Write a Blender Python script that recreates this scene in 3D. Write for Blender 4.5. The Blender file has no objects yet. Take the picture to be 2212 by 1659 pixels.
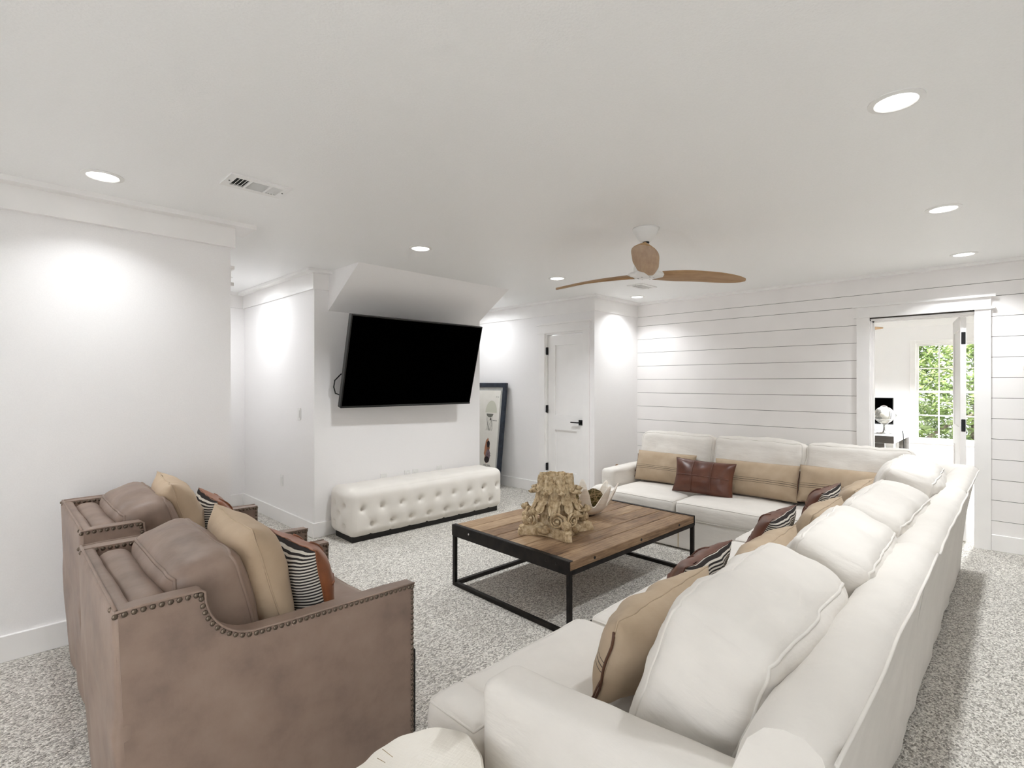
import bpy, bmesh, math, random
from mathutils import Vector, Matrix, noise
PI = math.pi
random.seed(7)
S = bpy.context.scene
C = bpy.context.collection
# ------------------------------------------------------------------ camera, world, exposure
CAM_Z = 1.426
FPX = 1116.0
YAW = math.atan(1099 / 1116)          # angle between the view axis and +X
cd = bpy.data.cameras.new('camera'); cam = bpy.data.objects.new('camera', cd); C.objects.link(cam)
cam.location = (0, 0, CAM_Z)
cam.rotation_euler = (PI / 2, 0, YAW - PI / 2)
cd.sensor_width = 36; cd.lens = FPX / 2212 * 36; cd.shift_y = -2.5 / 2212; cd.clip_start = .02
S.camera = cam
S.view_settings.view_transform = 'Standard'; S.view_settings.look = 'None'
S.view_settings.gamma = 1; S.view_settings.use_curve_mapping = False
S.view_settings.exposure = 1.12
LAMP_W = 4.5                          # power of one recessed ceiling lamp
LAMP_COL = (.935, .968, 1.0)
SKY = 1.9
w = bpy.data.worlds.new('sky'); S.world = w; w.use_nodes = True
w.node_tree.nodes['Background'].inputs[0].default_value = (.90, .95, 1, 1)
w.node_tree.nodes['Background'].inputs[1].default_value = SKY
sl = bpy.data.lights.new('sun', 'SUN'); so = bpy.data.objects.new('sun', sl); C.objects.link(so)
sl.energy = 7.5; sl.angle = .05; sl.color = (.97, .98, 1); so.location = (-9, 1, 10)
so.rotation_euler = Vector((math.cos(math.radians(48)), -.12, -math.sin(math.radians(48)))).to_track_quat('-Z', 'Y').to_euler()
S.cycles.use_denoising = True
S.cycles.diffuse_bounces = 6; S.cycles.glossy_bounces = 2; S.cycles.max_bounces = 8; S.cycles.caustics_reflective = False; S.cycles.caustics_refractive = False
S.cycles.use_adaptive_sampling = True; S.cycles.adaptive_threshold = .1; S.cycles.use_light_tree = False; S.cycles.transparent_max_bounces = 16
S.cycles.sample_clamp_indirect = 6
CEIL = 2.465

# ------------------------------------------------------------------ materials
def srgb(r, g, b):
    f = lambda c: (c / 255 / 12.92) if c / 255 <= .04045 else ((c / 255 + .055) / 1.055) ** 2.4
    return (f(r), f(g), f(b), 1)
class NT:
    def __init__(s, name):
        s.m = bpy.data.materials.new(name); s.m.use_nodes = True
        s.t = s.m.node_tree; s.b = s.t.nodes['Principled BSDF']; s.out = s.t.nodes['Material Output']
    def n(s, typ, **kw):
        x = s.t.nodes.new(typ)
        for k, v in kw.items():
            if k in x.inputs: x.inputs[k].default_value = v
            else: setattr(x, k, v)
        return x
    def l(s, a, b): s.t.links.new(a, b)
    def co(s, scale=(1, 1, 1), out='Object', rot=(0, 0, 0)):
        tc = s.n('ShaderNodeTexCoord'); mp = s.n('ShaderNodeMapping')
        mp.inputs['Scale'].default_value = scale; mp.inputs['Rotation'].default_value = rot
        s.l(tc.outputs[out], mp.inputs['Vector']); return mp.outputs['Vector']
    def noise(s, vec, scale, detail=3, rough=.55):
        x = s.n('ShaderNodeTexNoise'); x.inputs['Scale'].default_value = scale; x.inputs['Detail'].default_value = detail
        x.inputs['Roughness'].default_value = rough; s.l(vec, x.inputs['Vector']); return x.outputs['Fac']
    def ramp(s, fac, stops, interp='LINEAR'):
        x = s.n('ShaderNodeValToRGB'); e = x.color_ramp.elements; x.color_ramp.interpolation = interp
        while len(e) < len(stops): e.new(.5)
        for k, (p, c) in enumerate(stops): e[k].position = p; e[k].color = c
        s.l(fac, x.inputs['Fac']); return x.outputs['Color']
    def bump(s, h, strength=.3, dist=.002):
        x = s.n('ShaderNodeBump'); x.inputs['Strength'].default_value = strength; x.inputs['Distance'].default_value = dist
        s.l(h, x.inputs['Height'])
        prev = s.b.inputs['Normal'].links
        if prev: s.l(prev[0].from_socket, x.inputs['Normal'])
        s.l(x.outputs['Normal'], s.b.inputs['Normal'])
    def col(s, c):
        if isinstance(c, tuple): s.b.inputs['Base Color'].default_value = c
        else: s.l(c, s.b.inputs['Base Color'])
        return s
    def set(s, rough=.5, metal=0, spec=.5, sheen=0):
        s.b.inputs['Roughness'].default_value = rough; s.b.inputs['Metallic'].default_value = metal
        s.b.inputs['Specular IOR Level'].default_value = spec; s.b.inputs['Sheen Weight'].default_value = sheen; return s
M = {}
def plain(name, c, rough=.5, metal=0, spec=.5):
    t = NT(name).col(c).set(rough, metal, spec); M[name] = t.m; return t
def speckled(name, c1, c2, scale, rough=.6, bstr=.1, bscale=None, bdist=.001, spec=.4, detail=3):
    t = NT(name).set(rough, 0, spec); v = t.co()
    t.col(t.ramp(t.noise(v, scale, detail), [(.35, c1), (.65, c2)])); t.bump(t.noise(v, bscale or scale, detail), bstr, bdist); M[name] = t.m; return t
# painted walls / ceiling: orange peel relief
def paint(name, c1, c2, rough, bstr, bscale, bdist, spec):
    t = NT(name).set(rough, 0, spec); v = t.co(); n_ = t.noise(v, bscale, 1)
    t.col(t.ramp(n_, [(.3, c1), (.7, c2)]))
    if bstr: t.bump(n_, bstr, bdist)
    M[name] = t.m
paint('wall_paint', srgb(244, 242, 241), srgb(247, 245, 244), .55, .22, 170, .0012, .35)
paint('ceiling_paint', srgb(248, 248, 247), srgb(251, 251, 250), .5, .4, 120, .0015, .4)
paint('trim_paint', srgb(245, 243, 241), srgb(248, 246, 244), .32, 0, 6, 0, .5)
paint('plank_paint', srgb(243, 240, 238), srgb(247, 244, 242), .38, 0, 3, 0, .45)
plain('gap_dark', srgb(80, 75, 70), .9)
plain('black_metal', srgb(22, 22, 23), .42, .3); plain('screen_black', (.0003, .0003, .0003, 1), .9, 0, 0)
plain('bezel_black', srgb(16, 16, 17), .35); plain('white_plastic', srgb(238, 237, 234), .3); plain('vent_dark', srgb(36, 36, 34), .8)
plain('chrome', srgb(215, 215, 215), .18, 1); plain('cable_black', srgb(18, 18, 18), .5)
t = plain('lamp_lens', (1, 1, 1, 1), .5); t.b.inputs['Emission Color'].default_value = (1, .985, .96, 1); t.b.inputs['Emission Strength'].default_value = 3.0; t.m.cycles.emission_sampling = 'NONE'   # the disk lamps below carry the light
# carpet: looped pile in rows
t = NT('carpet').set(.95, 0, .1, .15); v = t.co()
vo = t.n('ShaderNodeTexVoronoi', feature='F1'); vo.inputs['Scale'].default_value = 1; vo.inputs['Randomness'].default_value = .75
mp = t.co((105, 150, 60)); t.l(mp, vo.inputs['Vector'])
nz = t.noise(v, 330, 2, .7); n2 = t.noise(v, 1.2, 2); n3 = t.noise(t.co((55, 95, 60)), 1, 1)
sep = t.n('ShaderNodeSeparateColor'); t.l(vo.outputs['Color'], sep.inputs[0])
mx = t.n('ShaderNodeMath', operation='MULTIPLY_ADD'); t.l(sep.outputs[0], mx.inputs[0]); mx.inputs[1].default_value = .5
t.l(nz, mx.inputs[2])
cc = t.ramp(mx.outputs[0], [(.40, srgb(104, 98, 90)), (.68, srgb(188, 183, 174)), (.98, srgb(244, 240, 232))])
t.col(cc)
hh = t.n('ShaderNodeMath', operation='SUBTRACT'); hh.inputs[0].default_value = 1; t.l(vo.outputs['Distance'], hh.inputs[1])
t.bump(hh.outputs[0], .9, .006); t.bump(nz, .4, .002); M['carpet'] = t.m
# sofa slipcover cotton
def fabric(name, c1, c2, wr=.35, weave=900, rough=.9, scale=5):
    t = NT(name).set(rough, 0, .15, .1); v = t.co()
    t.col(t.ramp(t.noise(v, scale, 4), [(.3, c1), (.7, c2)]))
    t.bump(t.noise(t.co((1.0, 1.0, 3.0)), 6, 4, .5), wr, .012); t.bump(t.noise(v, 60, 3), .12, .002); t.bump(t.noise(v, weave, 1), .25, .0008); M[name] = t.m; return t
fabric('slipcover', srgb(219, 214, 207), srgb(226, 221, 214), .6)
fabric('ottoman_linen', srgb(228, 223, 215), srgb(233, 228, 221), .05)
fabric('linen_beige', srgb(184, 162, 137), srgb(196, 175, 150), .5)
fabric('pillow_back_linen', srgb(196, 182, 160), srgb(204, 191, 170), .35)
# burlap grain sack with woven dark stripes running along its length (object X is the length, Z the height)
def sack(name, z0):
    t = NT(name).set(.95, 0, .1, .1); v = t.co()
    base = t.ramp(t.noise(v, 7, 4), [(.3, srgb(170, 150, 126)), (.7, srgb(184, 165, 142))])
    sp = t.n('ShaderNodeSeparateXYZ'); t.l(t.co(out='UV'), sp.inputs[0])
    def band(c, hw):
        a = t.n('ShaderNodeMath', operation='SUBTRACT'); t.l(sp.outputs[1], a.inputs[0]); a.inputs[1].default_value = c
        b = t.n('ShaderNodeMath', operation='ABSOLUTE'); t.l(a.outputs[0], b.inputs[0])
        d = t.n('ShaderNodeMath', operation='LESS_THAN'); t.l(b.outputs[0], d.inputs[0]); d.inputs[1].default_value = hw; return d.outputs[0]
    s = t.n('ShaderNodeMath', operation='ADD'); t.l(band(z0, .0022), s.inputs[0])
    s2 = t.n('ShaderNodeMath', operation='ADD'); t.l(band(z0 + .016, .0016), s2.inputs[0]); t.l(band(z0 - .016, .0016), s2.inputs[1]); t.l(s2.outputs[0], s.inputs[1])
    mixn = t.n('ShaderNodeMix', data_type='RGBA'); t.l(s.outputs[0], mixn.inputs['Factor']); t.l(base, mixn.inputs['A']); mixn.inputs['B'].default_value = srgb(88, 78, 68)
    t.col(mixn.outputs['Result']); t.bump(t.noise(v, 8, 3), .3, .008); t.bump(t.noise(t.co((1, 1, 6)), 160, 1), .3, .001); M[name] = t.m
sack('burlap_sack', -.02); fabric('burlap_plain', srgb(170, 150, 126), srgb(184, 165, 142), .4, 500)
# ticking stripes
t = NT('ticking_stripe').set(.9, 0, .1); v = t.co(out='UV')
wv = t.n('ShaderNodeTexWave', wave_type='BANDS', bands_direction='Y', wave_profile='SIN'); wv.inputs['Scale'].default_value = 27; wv.inputs['Distortion'].default_value = 0; wv.inputs['Detail'].default_value = 1
t.l(v, wv.inputs['Vector']); t.col(t.ramp(wv.outputs['Fac'], [(.47, srgb(52, 48, 47)), (.55, srgb(208, 202, 192))])); t.bump(t.noise(v, 500, 1), .2, .001); M['ticking_stripe'] = t.m
# leathers
def leather(name, c1, c2, c3, rough=.42, scale=6):
    t = NT(name).set(rough, 0, .5); v = t.co()
    t.col(t.ramp(t.noise(v, scale, 6, .6), [(.28, c1), (.5, c2), (.75, c3)]))
    vo = t.n('ShaderNodeTexVoronoi', feature='DISTANCE_TO_EDGE'); vo.inputs['Scale'].default_value = 260; t.l(v, vo.inputs['Vector'])
    t.bump(vo.outputs['Distance'], .08, .001); t.bump(t.noise(t.co((2, 2, 1)), 7, 5), .25, .006); M[name] = t.m; return t
leather('leather_taupe', srgb(118, 100, 89), srgb(142, 121, 108), srgb(154, 134, 121), .46, 5)
leather('leather_brown', srgb(66, 36, 26), srgb(92, 53, 38), srgb(108, 66, 47), .36)
leather('leather_tan', srgb(104, 60, 36), srgb(138, 82, 50), srgb(152, 95, 62), .36)
plain('leather_cord', srgb(84, 52, 34), .5); plain('nail_pewter', srgb(112, 100, 88), .32, .85); plain('dark_base', srgb(24, 21, 19), .6)
# old timber
def timber(name, cols, gscale=(1.2, 16, 16), rough=.6, ring=5, bs=.35):
    t = NT(name).set(rough, 0, .35)
    oi = t.n('ShaderNodeObjectInfo'); tc = t.n('ShaderNodeTexCoord'); add = t.n('ShaderNodeVectorMath', operation='MULTIPLY_ADD')
    cb = t.n('ShaderNodeCombineXYZ'); t.l(oi.outputs['Random'], cb.inputs[0]); t.l(oi.outputs['Random'], cb.inputs[1]); t.l(oi.outputs['Random'], cb.inputs[2])
    t.l(cb.outputs[0], add.inputs[0]); add.inputs[1].default_value = (13, 7, 5); t.l(tc.outputs['Object'], add.inputs[2])
    mp = t.n('ShaderNodeMapping'); mp.inputs['Scale'].default_value = gscale; t.l(add.outputs[0], mp.inputs['Vector'])
    g = t.noise(mp.outputs[0], ring, 6, .65); big = t.noise(add.outputs[0], 3.5, 4)
    a = t.n('ShaderNodeMath', operation='MULTIPLY_ADD'); t.l(g, a.inputs[0]); a.inputs[1].default_value = .65
    b = t.n('ShaderNodeMath', operation='MULTIPLY_ADD'); t.l(big, b.inputs[0]); b.inputs[1].default_value = .45
    c = t.n('ShaderNodeMath', operation='MULTIPLY'); t.l(oi.outputs['Random'], c.inputs[0]); c.inputs[1].default_value = .2; t.l(c.outputs[0], b.inputs[2])
    t.l(b.outputs[0], a.inputs[2]); t.col(t.ramp(a.outputs[0], cols)); t.bump(g, bs, .002); M[name] = t.m; return t
timber('table_timber', [(.36, srgb(56, 39, 27)), (.5, srgb(108, 83, 61)), (.63, srgb(138, 111, 84)), (.8, srgb(170, 144, 114))])
timber('fan_wood', [(.3, srgb(120, 90, 60)), (.55, srgb(156, 121, 84)), (.8, srgb(180, 147, 108))], (1.5, 14, 14), .45, 4, .1)
timber('desk_wood', [(.35, srgb(66, 62, 59)), (.7, srgb(92, 88, 84))], (2, 2, 30), .6, 4, .1)
t = NT('table_iron').set(.5, .6, .5); v = t.co(); t.col(t.ramp(t.noise(v, 18, 5), [(.35, srgb(26, 24, 23)), (.7, srgb(48, 43, 40))])); t.bump(t.noise(v, 40, 4), .25, .002); M['table_iron'] = t.m
# carved stone-like cast
t = NT('carved_stone').set(.9, 0, .2); v = t.co()
t.col(t.ramp(t.noise(v, 34, 6, .7), [(.3, srgb(128, 104, 74)), (.5, srgb(194, 172, 138)), (.72, srgb(222, 206, 178))])); t.bump(t.noise(v, 70, 4, .6), .45, .003); t.bump(t.noise(v, 240, 3), .3, .001); M['carved_stone'] = t.m
t = NT('clam_shell').set(.5, 0, .4); v = t.co(); t.col(t.ramp(t.noise(t.co((1, 1, 14)), 3, 3), [(.35, srgb(226, 214, 198)), (.65, srgb(240, 234, 224))])); t.bump(t.noise(t.co((1, 1, 12)), 9, 3), .3, .004); M['clam_shell'] = t.m
speckled('moss', srgb(52, 44, 26), srgb(96, 86, 50), 60, .95, 1, 70, .008, .1, 5); speckled('vine', srgb(120, 98, 66), srgb(152, 128, 92), 40, .8)
t = NT('stump_paint').set(.28, 0, .5); v = t.co(); t.col(t.ramp(t.noise(v, 5, 4), [(.3, srgb(226, 219, 207)), (.7, srgb(234, 228, 217))]))
t.bump(t.noise(t.co((1, 9, 1), rot=(0, 0, .5)), 22, 3), .35, .002); t.bump(t.noise(t.co((9, 1, 1), rot=(0, 0, .9)), 20, 3), .25, .002); M['stump_paint'] = t.m
speckled('wicker', srgb(110, 78, 48), srgb(150, 112, 74), 30, .7, .3)
speckled('frame_navy', srgb(34, 40, 50), srgb(48, 56, 68), 12, .5, .2); speckled('mat_grey', srgb(176, 176, 172), srgb(184, 184, 180), 20, .9); speckled('paper', srgb(232, 229, 220), srgb(238, 235, 227), 6, .8)
plain('print_pale', srgb(206, 206, 190), .9); plain('print_grey', srgb(120, 120, 112), .9); plain('print_dark', srgb(44, 34, 34), .9); plain('print_rust', srgb(176, 122, 92), .9); plain('print_mauve', srgb(130, 112, 118), .9)
t = NT('pane_glass'); t.t.nodes.remove(t.b); tr = t.n('ShaderNodeBsdfTransparent'); gl = t.n('ShaderNodeBsdfGlossy'); gl.inputs['Roughness'].default_value = .02
fr = t.n('ShaderNodeMixShader'); fr.inputs[0].default_value = .05; t.l(tr.outputs[0], fr.inputs[1]); t.l(gl.outputs[0], fr.inputs[2]); t.l(fr.outputs[0], t.out.inputs[0]); M['pane_glass'] = t.m
speckled('leaf', srgb(84, 106, 54), srgb(150, 166, 100), 2.5, .5, .1); speckled('bark', srgb(96, 84, 72), srgb(130, 116, 102), 20, .9, .5)
t = NT('globe_map').set(.25, 0, .5); v = t.co(); t.col(t.ramp(t.noise(v, 9, 5), [(.55, srgb(226, 222, 214)), (.57, srgb(150, 148, 144))], 'CONSTANT')); M['globe_map'] = t.m
plain('shade_glass', srgb(236, 234, 230), .3)

# ------------------------------------------------------------------ mesh helpers
def box(bm, x0, x1, y0, y1, z0, z1, bev=0, seg=2):
    vs = [bm.verts.new((x, y, z)) for x in (x0, x1) for y in (y0, y1) for z in (z0, z1)]
    fs = [bm.faces.new([vs[i] for i in q]) for q in ((0, 1, 3, 2), (4, 6, 7, 5), (0, 4, 5, 1), (2, 3, 7, 6), (0, 2, 6, 4), (1, 5, 7, 3))]
    if bev:
        es = list({e for f in fs for e in f.edges})
        bmesh.ops.bevel(bm, geom=es, offset=bev, segments=seg, affect='EDGES', profile=.5)
    return bm
def B(*a, **k): return box(bmesh.new(), *a, **k)
def obj(name, bm, mat, parent=None, smooth=False, kind=None, label=None, loc=None, rot=None):
    me = bpy.data.meshes.new(name); bmesh.ops.recalc_face_normals(bm, faces=bm.faces[:]); bm.to_mesh(me); bm.free()
    o = bpy.data.objects.new(name, me); C.objects.link(o)
    for m in (mat if isinstance(mat, (list, tuple)) else [mat]): me.materials.append(M[m])
    if smooth: me.shade_smooth()
    if smooth == 'auto':
        me.shade_flat()
        me.polygons.foreach_set('use_smooth', [True] * len(me.polygons)); me.set_sharp_from_angle(angle=math.radians(40))
    if parent: o.parent = parent
    if kind: o['kind'] = kind
    if label: o['label'] = label
    if loc: o.location = loc
    if rot: o.rotation_euler = rot
    return o
def inst(o, parent, loc=None, rot=None):
    c = o.copy(); C.objects.link(c); c.parent = parent
    if loc is not None: c.location = loc
    if rot is not None: c.rotation_euler = rot
    return c
def thing(name, label, cat, loc=(0, 0, 0), rot=(0, 0, 0), group=None):
    o = bpy.data.objects.new(name, None); C.objects.link(o); o.location = loc; o.rotation_euler = rot; o.empty_display_size = .1
    o['label'] = label; o['category'] = cat
    if group: o['group'] = group
    return o
def tag(o, label, cat, group=None):
    o['label'] = label; o['category'] = cat
    if group: o['group'] = group
    return o
def struct(name, bm, mat, label, cat, smooth=False):
    o = obj(name, bm, mat, None, smooth); o['kind'] = 'structure'; o['label'] = label; o['category'] = cat; return o
def copy_tree(o, parent=None):
    c = o.copy(); C.objects.link(c); c.parent = parent
    for ch in list(o.children): copy_tree(ch, c)
    return c
def tube(bm, pts, r, seg=8, closed=False, caps=True):
    pts = [Vector(p) for p in pts]; n = len(pts); rings = []; up = None
    for i, p in enumerate(pts):
        a = pts[(i - 1) % n] if (closed or i) else p; b = pts[(i + 1) % n] if (closed or i < n - 1) else p
        d = (b - a).normalized() if (b - a).length > 1e-9 else Vector((0, 0, 1))
        if up is None: up = d.orthogonal().normalized()
        up = (up - d * up.dot(d)); up = up.normalized() if up.length > 1e-6 else d.orthogonal().normalized()
        s = d.cross(up); rr = r[i] if isinstance(r, (list, tuple)) else r
        rings.append([bm.verts.new(p + (up * math.cos(2 * PI * k / seg) + s * math.sin(2 * PI * k / seg)) * rr) for k in range(seg)])
    m = n if closed else n - 1
    for i in range(m):
        A, D = rings[i], rings[(i + 1) % n]
        for k in range(seg): bm.faces.new((A[k], A[(k + 1) % seg], D[(k + 1) % seg], D[k]))
    if caps and not closed: bm.faces.new(rings[0][::-1]); bm.faces.new(rings[-1])
    return bm
def T(pts, r, **k): return tube(bmesh.new(), pts, r, **k)
def lathe(bm, prof, seg=32, c=(0, 0), fn=None):
    rings = []
    for r, z in prof:
        ring = []
        for k in range(seg):
            a = 2 * PI * k / seg; rr = fn(r, z, a) if fn else r
            ring.append(bm.verts.new((c[0] + rr * math.cos(a), c[1] + rr * math.sin(a), z)))
        rings.append(ring)
    for A, D in zip(rings, rings[1:]):
        for k in range(seg): bm.faces.new((A[k], A[(k + 1) % seg], D[(k + 1) % seg], D[k]))
    bm.faces.new(rings[0][::-1]); bm.faces.new(rings[-1]); return bm
def extrude(bm, poly, f0, f1):
    """poly: 2D points; f0/f1 map a 2D point to 3D for the two caps."""
    a = [bm.verts.new(f0(*p)) for p in poly]; b = [bm.verts.new(f1(*p)) for p in poly]; n = len(poly)
    bm.faces.new(a[::-1]); bm.faces.new(b)
    for k in range(n): bm.faces.new((a[k], a[(k + 1) % n], b[(k + 1) % n], b[k]))
    return bm
def ball(bm, c, r, u=10, v=7, sq=(1, 1, 1)):
    rings = []
    for i in range(1, v):
        th = PI * i / v
        rings.append([bm.verts.new((c[0] + r * sq[0] * math.sin(th) * math.cos(2 * PI * k / u), c[1] + r * sq[1] * math.sin(th) * math.sin(2 * PI * k / u), c[2] + r * sq[2] * math.cos(th))) for k in range(u)])
    t = bm.verts.new((c[0], c[1], c[2] + r * sq[2])); b = bm.verts.new((c[0], c[1], c[2] - r * sq[2]))
    for k in range(u):
        bm.faces.new((t, rings[0][k], rings[0][(k + 1) % u])); bm.faces.new((b, rings[-1][(k + 1) % u], rings[-1][k]))
        for i in range(v - 2): bm.faces.new((rings[i][k], rings[i + 1][k], rings[i + 1][(k + 1) % u], rings[i][(k + 1) % u]))
    return bm
def nz(p, s, seed=0): return noise.noise(Vector(p) * s + Vector((seed * 3.7, seed * 1.3, seed * 7.1)))
def softmap(size, r, bulge, amp=0, nsc=5, seed=0, post=None, drop=0):
    h = [s / 2 for s in size]
    def f(p):
        q = [p[i] * h[i] for i in range(3)]
        c = [max(-(h[i] - r), min(h[i] - r, q[i])) for i in range(3)]
        d = Vector([q[i] - c[i] for i in range(3)])
        pos = Vector(c) + (d.normalized() * r if d.length > 1e-9 else d)
        for a in range(3):
            b1, b2 = (a + 1) % 3, (a + 2) % 3
            pos[a] += p[a] * bulge[a] * (1 - p[b1] ** 2) * (1 - p[b2] ** 2)
        if amp:
            e = amp * nz(pos, nsc, seed) + amp * .5 * nz(pos, nsc * 2.3, seed + 2)
            pos += Vector((p[0], p[1], p[2])).normalized() * e
        return post(pos) if post else pos
    return f
def cubemesh(bm, f, n):
    """six faces of the cube mapped by f; n = divisions per axis"""
    cache = {}
    def g(i, j, k):
        key = (i, j, k)
        if key not in cache:
            s = []
            for a, m in zip(key, n):
                t = 2 * a / m - 1; s.append(math.copysign(1 - (1 - abs(t)) ** 1.35, t))
            cache[key] = bm.verts.new(f(s))
        return cache[key]
    nx, ny, nzz = n
    for k in (0, nzz):
        for i in range(nx):
            for j in range(ny): bm.faces.new((g(i, j, k), g(i + 1, j, k), g(i + 1, j + 1, k), g(i, j + 1, k)))
    for j in (0, ny):
        for i in range(nx):
            for k in range(nzz): bm.faces.new((g(i, j, k), g(i + 1, j, k), g(i + 1, j, k + 1), g(i, j, k + 1)))
    for i in (0, nx):
        for j in range(ny):
            for k in range(nzz): bm.faces.new((g(i, j, k), g(i, j + 1, k), g(i, j + 1, k + 1), g(i, j, k + 1)))
    return bm
def rim(f, axis, s, n=26):
    """closed path along the edge of the cube face p[axis]=s"""
    a, b = [i for i in range(3) if i != axis]; out = []
    sides = [(-1, -1, 1, -1), (1, -1, 1, 1), (1, 1, -1, 1), (-1, 1, -1, -1)]
    for u0, v0, u1, v1 in sides:
        for k in range(n):
            t = k / n; p = [0, 0, 0]; p[axis] = s; p[a] = u0 + (u1 - u0) * t; p[b] = v0 + (v1 - v0) * t; out.append(f(p))
    return out
def cushion(name, parent, size, loc, rot=(0, 0, 0), mat='slipcover', r=.05, bulge=(.0, .0, .03), n=(20, 12, 10), amp=.008, nsc=6, seed=0, welt_axis=2, post=None, welt=.0045):
    f = softmap(size, r, bulge, amp, nsc, seed, post)
    o = obj(name, cubemesh(bmesh.new(), f, n), mat, parent, True, loc=loc, rot=rot)
    if welt:
        for s in (-1, 1): obj('piping', T(rim(f, welt_axis, s), welt, seg=6, closed=True), mat, o, True)
    return o
def pillow_maps(w, h, t, pinch=.08, seed=0, amp=.016, power=.5):
    def f(u, v, side):
        e = (1 - abs(u) ** 2.6) * (1 - abs(v) ** 2.6)
        x = w / 2 * u * (1 - pinch * (1 - v * v)); z = h / 2 * v * (1 - pinch * (1 - u * u))
        y = side * (t / 2) * max(e, 0) ** power
        k = amp * nz((x * 3, z * 3, side * .2), 3.0, seed) + amp * .6 * nz((x * 9, z * 5, side), 2.5, seed + 5)
        return Vector((x, y + k * (.4 + e) * 1.0, z))
    return f
def pillow_side(bm, f, side, n=22, size=(.5, .3)):
    uv = bm.loops.layers.uv.verify(); sn = [math.sin(PI / 2 * (2 * i / n - 1)) for i in range(n + 1)]
    g = [[bm.verts.new(f(sn[i], sn[j], side)) for j in range(n + 1)] for i in range(n + 1)]
    for i in range(n):
        for j in range(n):
            fc = bm.faces.new((g[i][j], g[i + 1][j], g[i + 1][j + 1], g[i][j + 1]))
            for lp, (a, b) in zip(fc.loops, ((i, j), (i + 1, j), (i + 1, j + 1), (i, j + 1))): lp[uv].uv = (sn[a] * size[0] / 2, sn[b] * size[1] / 2)
    return bm
def pillow(name, label, cat, loc, rot, w, h, t, front, back, group=None, seed=0, stitches=(), cords=False, pinch=.07, cordside=1):
    """stands in its local XZ plane, front faces -Y (local)"""
    root = thing(name, label, cat, loc, rot, group); f = pillow_maps(w, h, t, pinch, seed)
    if front == back:
        bm = pillow_side(bmesh.new(), f, -1, size=(w, h)); pillow_side(bm, f, 1, size=(w, h)); bmesh.ops.remove_doubles(bm, verts=bm.verts[:], dist=1e-4); obj('cover', bm, front, root, True)
    else:
        obj('front_panel', pillow_side(bmesh.new(), f, -1, size=(w, h)), front, root, True); obj('back_panel', pillow_side(bmesh.new(), f, 1, size=(w, h)), back, root, True)
    edge = [f(-1 + 2 * k / 20, -1, 1) for k in range(20)] + [f(1, -1 + 2 * k / 20, 1) for k in range(20)] + [f(1 - 2 * k / 20, 1, 1) for k in range(20)] + [f(-1, 1 - 2 * k / 20, 1) for k in range(20)]
    obj('seam', T(edge, .003, seg=6, closed=True), front, root, True)
    for ax, c in stitches:
        pts = [f(c, -1 + 2 * k / 24, -1) if ax == 'x' else f(-1 + 2 * k / 24, c, -1) for k in range(1, 24)]
        obj('stitched_ridge', T([p + Vector((0, -.001, 0)) for p in pts], .005, seg=6), front, root, True)
    if cords:
        s = cordside
        pts = [f(s, .75 - 1.6 * k / 10, 1) + Vector((s * .007, .004 * math.sin(k), 0)) for k in range(11)]
        obj('leather_strap', T(pts, .0042, seg=6), 'leather_cord', root, True)
        for q, L_, c_ in ((-.35, .13, 1), (-.8, .09, -1)):
            p0 = f(s, q, 1) + Vector((s * .006, 0, 0)); z1 = -h / 2 + .004
            pts = [p0, p0 + Vector((s * .012, 0, -.02)), Vector((p0.x + s * .02, p0.y, (p0.z + z1) / 2)), Vector((p0.x + s * .03, p0.y - .01 * c_, z1 + .012))]
            pts += [Vector((p0.x + s * (.03 + L_ * k / 5), p0.y - c_ * (.012 + .03 * math.sin(k * .7)), z1 + .006 + .006 * math.sin(k * 1.3))) for k in range(1, 6)]
            obj('leather_tie', T(pts, .0034, seg=5), 'leather_cord', root, True)
    return root

# ------------------------------------------------------------------ room shell
WL, XS, XD, YN, YT = 3.705, 6.03, 5.06, 3.66, 4.63      # left wall y, plank wall x, door wall x, nook wall y, television wall y
X0, Y0 = -2.6, -2.6                                      # behind the camera
struct('floor', B(X0 - .2, 10.3, Y0 - .2, 7.4, -.12, 0), 'carpet', 'grey beige looped carpet covering the whole floor', 'carpet floor')
struct('ceiling', B(X0 - .2, 10.3, Y0 - .2, 7.4, CEIL, CEIL + .15), 'ceiling_paint', 'white textured ceiling over the whole room', 'ceiling')
struct('wall_left', B(X0, 1.123, WL, WL + .13, 0, CEIL), 'wall_paint', 'pale wall behind the two leather armchairs', 'wall')
# the walls behind the viewer; the wide opening is added to admit fill light
bm = bmesh.new()
for y0, y1, z0, z1 in ((Y0, -1.7, 0, CEIL), (.9, WL + .13, 0, CEIL), (-1.7, .9, 0, .4), (-1.7, .9, 2.2, CEIL)): box(bm, X0 - .15, X0, y0, y1, z0, z1)
struct('wall_near', bm, 'wall_paint', 'white wall with an added fill light opening behind the viewer', 'wall')
bm = B(X0 - .15, XS + .14, Y0 - .15, Y0, 0, CEIL)
struct('wall_right', bm, 'wall_paint', 'white wall at the right end of the room', 'wall')
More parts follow.
